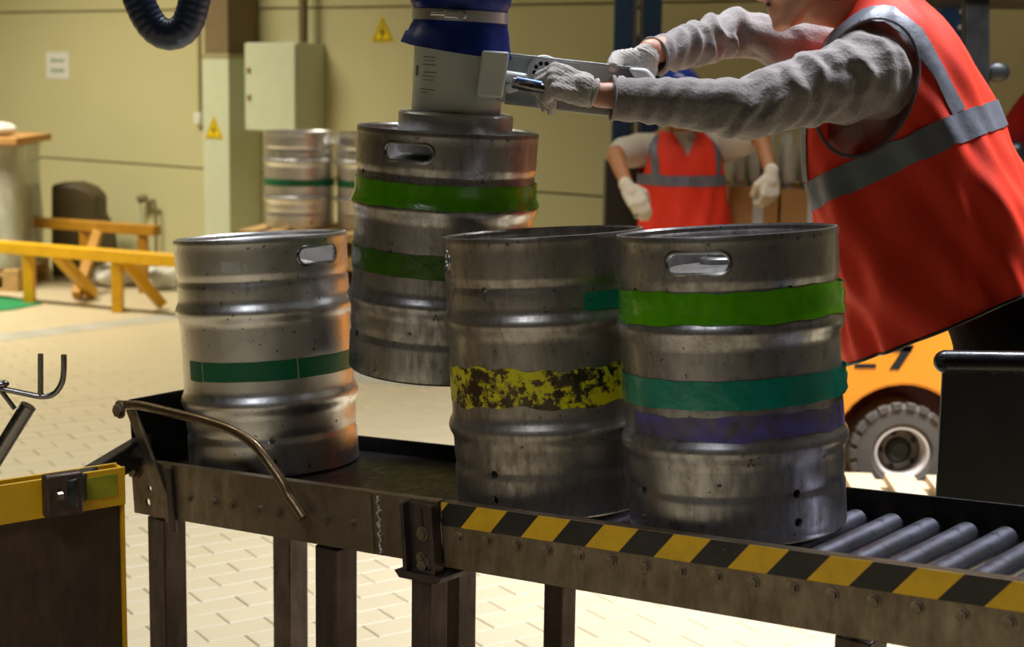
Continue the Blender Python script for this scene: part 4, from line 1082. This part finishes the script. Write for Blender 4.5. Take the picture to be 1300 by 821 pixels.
put('steering_column', MB().cyl((fx + 1.20, FY + .40, .62), (fx + .99, FY + .40, 1.08), .02, 10).mesh('steering_column', 'black'), fork)
put('mirror', MB().ell(atY(1266, 92, FY - .02), (V(.045, 0, 0), V(0, .02, 0), V(0, 0, .035))).mesh('mirror', 'black'), fork)
for yy in (FY + .15, FY + .65):
    put('mast', MB().box((fx + 1.42, yy, .95), (.08, .06, 1.75)).mesh('mast', 'black'), fork, bevel=.004)
    put('fork_arm', MB().box((fx + 2.0, yy, .08), (1.08, .10, .035)).mesh('fork_arm', 'black'), fork, bevel=.004)
# the big dark digits on its side: only a seven shows
def dig(x, y): p = atY(x, y, FY - .0905); return (p.x, p.z)
for poly in ([(1120, 438), (1160, 438), (1157, 446), (1122, 446)], [(1160, 440), (1141, 469), (1129, 469), (1148, 440)]):
    put('digit_stroke', fprism([dig(*q) for q in poly], FY - .0925, FY - .0895).mesh('digit_stroke', 'blackhole', None, 0), fork)
put('digit_stroke', fprism([dig(*q) for q in [(1085, 462), (1112, 462), (1112, 467), (1085, 467)]], FY - .0925, FY - .0895).mesh('digit_stroke', 'blackhole', None, 0), fork)
# driver
dx = fx + .60; dy = FY + .40; F3 = V(1, 0, 0); L3 = V(0, 1, 0)
J3 = dict(pelvis=V(dx - .0, dy, .90), chest=V(dx + .02, dy, 1.22), neck=V(dx + .03, dy, 1.42), shL=V(dx + .02, dy + .17, 1.36), shR=V(dx + .02, dy - .17, 1.36), elL=V(dx + .22, dy + .20, 1.13), wrL=V(dx + .38, dy + .10, 1.14),
          elR=V(dx + .22, dy - .20, 1.13), wrR=V(dx + .38, dy - .10, 1.14), head=V(dx + .06, dy, 1.58), face=(1, -.1, -.1), headup=(0, 0, 1), footdir=F3,
          hipL=V(dx + .06, dy + .09, .86), hipR=V(dx + .06, dy - .09, .86), knL=V(dx + .44, dy + .12, .88), knR=V(dx + .44, dy - .12, .88), anL=V(dx + .52, dy + .12, .70), anR=V(dx + .52, dy - .12, .70))
p3 = thing('person', 'person in a dark jacket and red vest seated on the orange forklift', 'person', (dx, dy, .80))
h3 = [dict(wrist=J3['wr' + k], a=(.7, 0, .3), n=(-.2, sg * .3, .8), s=(0, -sg, 0), curl=(55, 60, 40)) for k, sg in (('L', 1), ('R', -1))]
m3, P3, A3 = body_mesh(J3, .013, 'skin2', h3); pb3 = put('body', m3, p3)
hb3 = MB(); hb3.ell(P3(-.024, 0, .045), A3(.106, .087, .092)); hb3.ell(P3(-.055, 0, -.02), A3(.058, .074, .07)); put('hair', remesh(hb3, .011, 2, 'hair', 'hair'), p3)
jk = MB(); jk.chain([(J3['pelvis'], .16), (J3['chest'], .16)]); jk.caps(J3['shL'], .085, J3['shR'], .085); jk.caps(J3['chest'], .12, J3['neck'], .075)
for k in 'LR': jk.chain([(J3['sh' + k], .075), (J3['el' + k], .06), (J3['wr' + k] - V(.03, 0, 0), .045)])
put('jacket', remesh(jk, .013, 3, 'navy', 'jacket'), p3)
tr3 = MB()
for k in 'LR': tr3.caps(J3['pelvis'] - V(0, 0, .02), .13, J3['hip' + k], .105); tr3.chain([(J3['hip' + k], .10), (J3['kn' + k], .078), (J3['an' + k] + V(0, 0, .02), .06)])
put('trousers', remesh(tr3, .014, 3, 'trouser', 'trousers'), p3)
v3 = Loft([(0, V(dx, dy, .86), F3 * .20, L3 * .215), (.2, V(dx + .01, dy, 1.05), F3 * .195, L3 * .21), (.4, V(dx + .02, dy, 1.25), F3 * .185, L3 * .205), (.5, V(dx + .02, dy, 1.36), F3 * .15, L3 * .185), (.56, V(dx + .025, dy, 1.425), F3 * .11, L3 * .14), (.6, V(dx + .03, dy, 1.455), F3 * .085, L3 * .095)])
c3 = MB()
for sg in (1, -1):
    ring = [V(dx + .02 + .085 * math.cos(a), dy, 1.27 + .115 * math.sin(a)) for a in [2 * math.pi * k / 24 for k in range(24)]]; n = 24
    c3.add([p + L3 * sg * d for d in (.13, .34) for p in ring], [tuple(range(n)), tuple(range(2 * n - 1, n - 1, -1))] + [(i, i + n, (i + 1) % n + n, (i + 1) % n) for i in range(n)])
put('vest', boolean(v3.shell(56, 30, sq=1.2).mesh('vest'), c3.mesh('cut'), 'redvest', 60), p3)

# ------------------------------------------------------------------ pallet beside the forklift wheel, black bin, posts
def pallet(name, label, loc, rz, L=1.2, W=.8, mat='palletwood', nb=7, group=None, z=0):
    t = thing(name, label, 'pallet', loc, Matrix.Rotation(rz, 3, 'Z'), group)
    bd = MB().box((0, 0, 0), (.098, W, .022)).mesh('board', mat); pitch = (L - .098) / (nb - 1)
    for k in range(nb): put('board', bd, t, mx=Matrix.Translation((-L / 2 + .049 + k * pitch, 0, .133)), bevel=.002)
    sm = MB().box((0, 0, 0), (L, .1, .022)).mesh('stringer', mat); bk = MB().box((0, 0, 0), (.10, .1, .078)).mesh('block', mat)
    for y in (-W / 2 + .05, 0, W / 2 - .05):
        put('stringer', sm, t, mx=Matrix.Translation((0, y, .111))); put('runner', sm, t, mx=Matrix.Translation((0, y, .011)))
        for x in (-L / 2 + .05, 0, L / 2 - .05): put('block', bk, t, mx=Matrix.Translation((x, y, .061)))
    return t
pc = atY(1139, 602, 5.28)
pallet('wooden_pallet', 'pale new pine pallet on the floor in front of the forklift wheel', (1.31, 4.86, 0), R(-4), .66, .80, 'pinewood', 5)
bn = 3.06; b0 = atY(1197, 459, bn); bz = b0.z; BX1 = b0.x + .75
pan = thing('guard_panel', 'black guard panel with a thick rounded top rail behind the rollers', 'panel', ((b0.x + BX1) / 2, bn, 0))
put('panel', MB().box(((b0.x + BX1) / 2, bn, (bz + .06) / 2), (BX1 - b0.x, .012, bz - .06)).mesh('panel', 'black'), pan, bevel=.002)
put('top_rail', MB().caps((b0.x + .005, bn, bz), .0235, (BX1 - .005, bn, bz), .0235, 20).mesh('top_rail', plain('glossy_black_rubber', (26, 24, 26), .25, var=.1), smooth=60), pan)
for xx in (b0.x + .06, BX1 - .06): put('foot', MB().box((xx, bn, .03), (.05, .34, .06)).mesh('foot', 'black'), pan, bevel=.004)
# blue post with bolts behind the worker
bpx = atY(1210, 50, 6.7)
post = thing('steel_post', 'dark blue steel post with two pale bolts behind the worker', 'post', (bpx.x, bpx.y, 0))
put('column', MB().box((bpx.x, bpx.y, 1.55), (.135, .10, 3.076)).mesh('column', 'bluesteel'), post, bevel=.006)
put('base_plate', MB().box((bpx.x, bpx.y, .006), (.22, .22, .012)).mesh('base_plate', 'bluesteel'), post)
for x, y in ((1221, 15), (1219, 35)):
    c = atY(x, y, bpx.y - .051); put('bolt', MB().lathe([(0, 0), (.011, 0), (.011, .006), (.006, .011), (0, .012)], 14).mesh('bolt', 'rim', Matrix.Translation(c) @ Matrix.Rotation(R(90), 4, 'X')), post)
put('beam_head', MB().box((bpx.x, bpx.y, 3.12), (.3, .14, .06)).mesh('beam_head', 'bluesteel'), post)
# blue double upright behind the second worker
ru = atY(806, 150, 8.05)
rack = thing('rack_upright', 'tall dark blue double steel upright behind the second worker', 'upright', (ru.x, ru.y, 0))
def rx(x): return atY(x, 150, 8.05).x
for x0, x1, mt in ((777, 799, 'bluesteel'), (815, 836, 'bluesteel')):
    put('post', MB().box(((rx(x0) + rx(x1)) / 2, ru.y, 1.7), (rx(x1) - rx(x0), .09, 3.4)).mesh('post', mt), rack, bevel=.004)
put('rail', MB().box(((rx(799.5) + rx(806)) / 2, ru.y + .01, 1.7), (rx(806) - rx(799.5), .05, 3.4)).mesh('rail', 'greysteel'), rack)
put('rail', MB().box(((rx(809) + rx(814.5)) / 2, ru.y + .02, 1.7), (rx(814.5) - rx(809), .04, 3.4)).mesh('rail', 'greysteel'), rack)
for k in range(12): put('lacing', MB().bar((rx(799), ru.y + .044, .2 + k * .27), (rx(815), ru.y + .044, .2 + k * .27 + (.18 if k % 2 else -.0)), .012, .02).mesh('lacing', 'black'), rack)
# black cabinet between upright and second worker
cx0, cx1 = atY(769, 250, 7.75).x, atY(838, 250, 7.75).x; ctop = atY(800, 206, 7.75).z
cab = thing('tool_cabinet', 'low black steel tool cabinet standing beside the blue upright', 'cabinet', ((cx0 + cx1) / 2, 7.86, 0))
put('body', MB().box(((cx0 + cx1) / 2, 7.86, ctop / 2), (cx1 - cx0, .22, ctop)).mesh('body', 'black'), cab, bevel=.006)
for k in range(3):
    dr = put('drawer', MB().box(((cx0 + cx1) / 2, 7.745, .2 + k * .3), (cx1 - cx0 - .04, .012, .27)).mesh('drawer', 'black'), cab, bevel=.003)
    put('handle', MB().box(((cx0 + cx1) / 2, 7.735, .28 + k * .3), (.10, .012, .015)).mesh('handle', 'greysteel'), dr)

# ------------------------------------------------------------------ cardboard boxes with shrink-wrapped bottle packs
def carton(x0, x1, ytop, Y, D, label, zbase=.144):
    l, r = atY(x0, 250, Y), atY(x1, 250, Y); zt = atY((x0 + x1) / 2, ytop, Y).z; cx = (l.x + r.x) / 2; wd = r.x - l.x
    t = thing('cardboard_box', label, 'box', (cx, Y + D / 2, zbase), None, 'boxes behind the second worker')
    for nm, c, d in (('front', (cx, Y + .003, (zt + zbase) / 2), (wd, .006, zt - zbase)), ('back', (cx, Y + D - .003, (zt + zbase) / 2), (wd, .006, zt - zbase)), ('side', (l.x + .003, Y + D / 2, (zt + zbase) / 2), (.006, D - .0125, zt - zbase)), ('side', (r.x - .003, Y + D / 2, (zt + zbase) / 2), (.006, D - .0125, zt - zbase)), ('bottom', (cx, Y + D / 2, zbase + .003), (wd - .013, D - .013, .006))):
        put(nm, MB().box(c, d).mesh(nm, 'card'), t)
    put('packing_tape', MB().box((cx + wd * .08, Y - .0008, (zt + zbase) / 2), (.05, .0012, zt - zbase - .01)).mesh('packing_tape', 'label'), t)
    return cx, zt, wd, l.x, r.x
bY = 7.42
pA_ = atY(985, 250, bY)
pallet('wooden_pallet', 'weathered pallet under the cardboard boxes', (pA_.x + .07, bY + .21, 0), 0, .66, .44, 'palletwood', 6)
bot = MB().lathe([(0, 0), (.027, 0), (.030, .006), (.030, .15), (.027, .175), (.014, .215), (.012, .235), (0, .235)], 12).mesh('bottle', 'bottle')
for (x0, x1, yt, lab, nm) in ((928, 988, 237, 'open brown cardboard box of bottles beside the second worker', 'in the box beside the second worker'), (992, 1062, 240, 'open brown cardboard box of bottles behind the orange vest', 'in the box behind the orange vest')):
    cx, zt, wd, lx, rx_ = carton(x0, x1, yt, bY, .42, lab)
    n = 3; mz = zt - .21
    put('shelf_insert', MB().box((cx, bY + .21, mz - .006), (wd - .013, .405, .010)).mesh('shelf_insert', 'card'), [o for o in COL.objects if o.get('label') == lab][0])
    for lay in range(2):
        for i in range(n):
            for j in range(3):
                p = V(lx + .040 + (wd - .08) * (i / (n - 1)), bY + .05 + j * .075, mz + lay * .236)
                o = put('bottle', bot, mx=Matrix.Translation(p)); tag(o, 'clear plastic bottle standing ' + nm, 'bottle', 'bottles ' + nm)

# ------------------------------------------------------------------ kegs stacked on pallets below the wall box
kp = atY(380, 287, 8.8); ang = R(-12); ea = V(math.cos(ang), math.sin(ang), 0)
npal = 4; ph = kp.z / npal
for lv in range(npal):
    p_ = pallet('wooden_pallet', 'yellow pine pallet ' + ('at the bottom of the stack under the background kegs', 'second from the floor in the stack under the background kegs', 'third from the floor in the stack under the background kegs', 'directly under the two background kegs')[lv], kp + ea * .24 - V(0, 0, kp.z - lv * ph), ang, .96, .62, 'palletwood', 7, 'stacked pallets')
    p_.scale = (1, 1, (ph - .0005) / .144)
for k, off in enumerate((0, .425)):
    c = kp + ea * off + V(0, .02 + .02 * k, .0005)
    keg('steel keg with a dark green band on the stacked pallets ' + ('next to the pale column' if k == 0 else 'farther from the pale column'), c, 60 + 70 * k, 'keg_clean', [('green_band', .235, .272, -180, 180, 'dgreen2', dict(label='dark green band'))], None, 'stacked background kegs', True)

# ------------------------------------------------------------------ wall furniture
def on_wall(x, y, d=0):
    q = ray(x, y); n = -E2; base = RO + E2 * d; t = (base - CAM).dot(n) / q.dot(n); return CAM + q * t
def srd(P): q = Vector(P) - RO; return q.dot(E1), q.dot(E2)
# column, pale cladding below, brown above
cl_ = on_wall(258, 200, .30); s0, _ = srd(cl_); zc = on_wall(275, 70, .30).z
colm = thing('wall_column', 'square column in front of the wall, pale cladding below and brown above', 'column', room(s0 + .13, .16, 0))
put('cladding', wallbox(s0, s0 + .25, .005, .30, 0, zc).mesh('cladding', 'cabinet'), colm, bevel=.004)
put('shaft', wallbox(s0 + .012, s0 + .238, .015, .29, zc + .001, CEIL).mesh('shaft', 'column'), colm, bevel=.004)
put('cap_trim', wallbox(s0 - .004, s0 + .254, .003, .304, zc - .02, zc + .012).mesh('cap_trim', 'joint'), colm, bevel=.003)
# wall cabinet
c0 = on_wall(310, 110, .28); c1 = on_wall(375, 110, .28); sa_, sb_ = srd(c0)[0], srd(c1)[0]; zt, zb = on_wall(340, 54, .28).z, on_wall(340, 167, .28).z
wc = thing('wall_cabinet', 'pale grey electrical wall cabinet above the stacked kegs', 'cabinet', room((sa_ + sb_) / 2, .14, zb))
put('body', wallbox(sa_, sb_, .002, .262, zb, zt).mesh('body', 'cabinet'), wc, bevel=.006)
dr = put('door', wallbox(sa_ + .006, sb_ - .006, .2625, .28, zb + .006, zt - .006).mesh('door', 'cabinet'), wc, bevel=.004)
for zz in (.35, .66): put('lock', wallbox(sa_ + .035, sa_ + .06, .2805, .292, zb + (zt - zb) * zz, zb + (zt - zb) * zz + .035).mesh('lock', 'gold'), dr, bevel=.004)
put('conduit', MB().cyl(room(sb_ - .1, .10, zt), room(sb_ - .1, .10, CEIL), .03, 12).mesh('conduit', 'column'), wc)
# warning triangles
def triangle(px, d, size, label, zoff=None):
    P = on_wall(px[0], px[1], d); s_, _ = srd(P); z = P.z
    t = thing('warning_sign', label, 'sign', room(s_, d, z - size * .29))
    f = lambda a, b, q: room(s_ + a, q, z + b)
    put('plate', MB().prism([(-size / 2, -size * .29), (size / 2, -size * .29), (0, size * .577)], d + .001, d + .004, f).mesh('plate', 'signy', None, 0), t)
    put('bolt_mark', MB().prism([(.012, .055), (-.022, -.002), (-.002, -.002), (-.014, -.045), (.022, .012), (.002, .012)], d + .0042, d + .0052, lambda a, b, q: f(a * size / .16, b * size / .16, q)).mesh('bolt_mark', 'signk', None, 0), t)
    for k in range(3):
        a = [(-size * .40, -size * .235), (size * .40, -size * .235), (0, size * .46)]; p, q2 = Vector(a[k]), Vector(a[(k + 1) % 3])
        dv = (q2 - p).normalized(); nv = Vector((-dv.y, dv.x)) * size * .018
        put('border', MB().prism([tuple(p - nv), tuple(q2 - nv), tuple(q2 + nv), tuple(p + nv)], d + .0042, d + .0048, f).mesh('border', 'signk', None, 0), t)
triangle((272, 166), .3005, .175, 'yellow warning triangle with a lightning mark on the pale column')
triangle((486, 42), 0, .19, 'yellow warning triangle with a lightning mark on the cream wall')
# paper notice
c0, c1 = on_wall(59, 82), on_wall(88, 82); z1, z0 = on_wall(73, 66).z, on_wall(73, 100).z; sa_, sb_ = srd(c0)[0], srd(c1)[0]
nt = thing('paper_notice', 'white paper notice with two green lines on the cream wall', 'notice', room((sa_ + sb_) / 2, 0, z0))
put('sheet', wallbox(sa_, sb_, .001, .003, z0, z1).mesh('sheet', 'paper'), nt)
for k, (zz, hh_) in enumerate(((.62, .12), (.24, .14))):
    for i in range(4): put('print_line', wallbox(sa_ + (sb_ - sa_) * (.22 + i * .15), sa_ + (sb_ - sa_) * (.33 + i * .15), .0031, .0036, z0 + (z1 - z0) * zz, z0 + (z1 - z0) * (zz + hh_)).mesh('print_line', 'greenprint'), nt)
# cable with a switch left of the column
cbx = on_wall(252, 100, .02); s_ = srd(cbx)[0]
sw_ = thing('light_switch', 'small pale switch with a grey conduit left of the column', 'switch', room(s_, 0, on_wall(252, 150).z))
put('conduit', MB().cyl(room(s_, .012, on_wall(252, 143).z), room(s_, .012, CEIL), .012, 10).mesh('conduit', 'joint'), sw_)
put('switch_box', wallbox(s_ - .03, s_ + .03, .001, .045, on_wall(252, 157).z, on_wall(252, 143).z).mesh('switch_box', 'paper'), sw_, bevel=.005)
# pipes with a valve on the wall
pp = [on_wall(177, 255, .06), on_wall(178, 345, .06)]; p3_ = on_wall(197, 262, .06); p4 = on_wall(198, 345, .06)
tap = thing('water_pipe', 'thin pale water pipes with a small valve on the cream wall', 'pipe', (pp[1].x, pp[1].y, 0))
put('pipe', MB().tube([pp[0], V(pp[0].x, pp[0].y, .0)], .011, 10).mesh('pipe', 'cabinet'), tap)
put('pipe', MB().tube(smoothpath([on_wall(181, 251, .06), on_wall(190, 256, .06), p3_, V(p3_.x, p3_.y, .0)], 6), .011, 10).mesh('pipe', 'column'), tap)
put('valve', MB().ell(on_wall(181, 252, .06), (V(.045, 0, 0), V(0, .045, 0), V(0, 0, .03))).mesh('valve', 'column'), tap)
put('valve', MB().ell(on_wall(179, 308, .06), (V(.03, 0, 0), V(0, .03, 0), V(0, 0, .04))).mesh('valve', 'column'), tap)

# ------------------------------------------------------------------ barriers, mat and things by the wall
def barrier(label, bases, h, th, mat, brs, ends, cat='barrier', mx=None):
    A_, B_ = bases; d = (B_ - A_).normalized(); nrm = V(-d.y, d.x, 0)
    t = thing('floor_barrier', label, 'barrier', (A_ + B_) / 2)
    put('rail', MB().bar(A_ + d * ends[0] + V(0, 0, h), B_ + d * ends[1] + V(0, 0, h), th, th * .85, side=nrm).mesh('rail', mat), t, bevel=.004)
    for p in bases: put('post', MB().box(p + V(0, 0, (h - th * .43) / 2), (th * .75, th * .75, h - th * .44)).mesh('post', mx or mat), t, bevel=.003)
    for s_, q in brs:
        tp = A_ + d * s_ + V(0, 0, h - th * .3); bt = Vector(q) + V(0, 0, .03)
        put('brace', MB().bar(tp, bt, th * .8, th * .7).mesh('brace', mx or mat), t, bevel=.003)
    return t
A_, B_ = atZ(38, 385), atZ(150, 396)
dist = (B_ - A_).length
barrier('bright yellow steel floor barrier with slanting braces', (A_, B_), .345, .085, 'paint_y', [(.23, atZ(118, 379)), (dist + .05, atZ(206, 393))], (-.6, .75))
A2_, B2_ = A_ + V(.15, .75, 0), B_ + V(.05, .80, 0); d2_ = (B2_ - A2_).normalized()
barrier('older brown-yellow floor barrier behind the bright yellow one', (A2_, B2_ - d2_ * .1), .42, .08, 'paint_yb', [(.12, atZ(98, 381))], (-.7, .12))
ml = [atZ(-60, 372), atZ(10, 377), atZ(54, 386), atZ(20, 393), atZ(-60, 402)]
solo('floor_mat', MB().prism([(p.x, p.y) for p in ml], .001, .008, lambda a, b, t: V(a, b, t)), 'mat', 'green rubber mat on the floor under the yellow barrier', 'mat', smooth=0)
# guessed seat: block on legs, extruded from a dark outline by the wall
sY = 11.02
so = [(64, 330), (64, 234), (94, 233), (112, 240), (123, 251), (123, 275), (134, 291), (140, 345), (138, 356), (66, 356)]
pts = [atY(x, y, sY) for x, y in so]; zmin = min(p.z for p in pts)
st_ = thing('guessed_seat', 'guessed dark brown seat on legs standing behind the barriers', 'seat', (sum(p.x for p in pts) / len(pts), sY + .2, 0))
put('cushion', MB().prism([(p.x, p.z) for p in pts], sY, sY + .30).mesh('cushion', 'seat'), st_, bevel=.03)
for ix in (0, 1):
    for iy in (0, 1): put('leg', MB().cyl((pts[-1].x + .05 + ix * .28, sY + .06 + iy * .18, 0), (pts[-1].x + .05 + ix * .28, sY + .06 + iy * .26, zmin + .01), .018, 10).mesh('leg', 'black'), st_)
# crumpled white bags at the foot of the wall
for i, (x, y, rx_, lab) in enumerate(((146, 361, .16, 'crumpled white plastic bag on the floor beside the guessed seat'), (204, 364, .14, 'crumpled white plastic sheet on the floor beside the water pipes'))):
    c = atZ(x, y); g = MB().ell((c.x, c.y, .05), (V(rx_, 0, 0), V(0, .14, 0), V(0, 0, .09)), 40, 24)
    for p in g.v:
        q = Vector(p) * 9; p += V(noise.noise(q), noise.noise(q + V(9, 0, 0)), noise.noise(q + V(0, 9, 0))) * .05; p.z = max(.001, p.z)
    solo('plastic_bag', g, 'bag', lab, 'bag', smooth=60)
# film-wrapped pallet load at the left edge
ws, wd_ = srd(atZ(30, 352)); 
ld_c = atY(10, 300, 10.3); wl = thing('wrapped_load', 'tall pallet load wrapped in clear film under a cardboard lid', 'pallet load', (ld_c.x - .25, 10.6, .1445))
lx0, lx1 = ld_c.x - .95, atY(62, 300, 10.98).x
ztop = atY(40, 185, 10.3).z
pallet('wooden_pallet', 'pallet under the film-wrapped load', ((lx0 + lx1) / 2, 10.62, 0), 0, lx1 - lx0, .72, 'palletwood', 8)
inner = put('sack_stack', MB().box(((lx0 + lx1) / 2, 10.62, (ztop + .1445) / 2), (lx1 - lx0 - .08, .62, ztop - .15)).mesh('sack_stack', plain('grey_white_sacks', (176, 172, 150), .7, var=.15, scale=4)), wl, bevel=.03)
fm = MB(); nA, nZ = 80, 30
for i in range(nZ + 1):
    z = .146 + (ztop - .15) * i / nZ
    for k in range(nA):
        a = 2 * math.pi * k / nA; co, si = math.cos(a), math.sin(a)
        x = (lx0 + lx1) / 2 + (lx1 - lx0) / 2 * math.copysign(abs(co) ** .25, co); y = 10.62 + .335 * math.copysign(abs(si) ** .25, si)
        o = .018 * noise.noise((x * 6, y * 6, z * 3)); fm.v.append(V(x + co * o, y + si * o, z))
for i in range(nZ):
    for k in range(nA): fm.f.append((i * nA + k, i * nA + (k + 1) % nA, (i + 1) * nA + (k + 1) % nA, (i + 1) * nA + k))
put('film_wrap', fm.mesh('film_wrap', 'film', None, 70), wl)
put('cardboard_lid', MB().box(((lx0 + lx1) / 2 + .01, 10.60, ztop + .03), (lx1 - lx0 + .05, .78, .05)).mesh('cardboard_lid', 'card'), wl, bevel=.006)
bg = MB().ell((lx1 - .18, 10.45, ztop + .10), (V(.14, 0, 0), V(0, .12, 0), V(0, 0, .05)), 24, 14)
for p in bg.v:
    q = Vector(p) * 12; p += V(noise.noise(q), noise.noise(q + V(9, 0, 0)), 0) * .03; p.z = max(p.z, ztop + .0555)
solo('plastic_bag', bg, 'bag', 'small white bag lying on the cardboard lid of the wrapped load', 'bag', smooth=60)
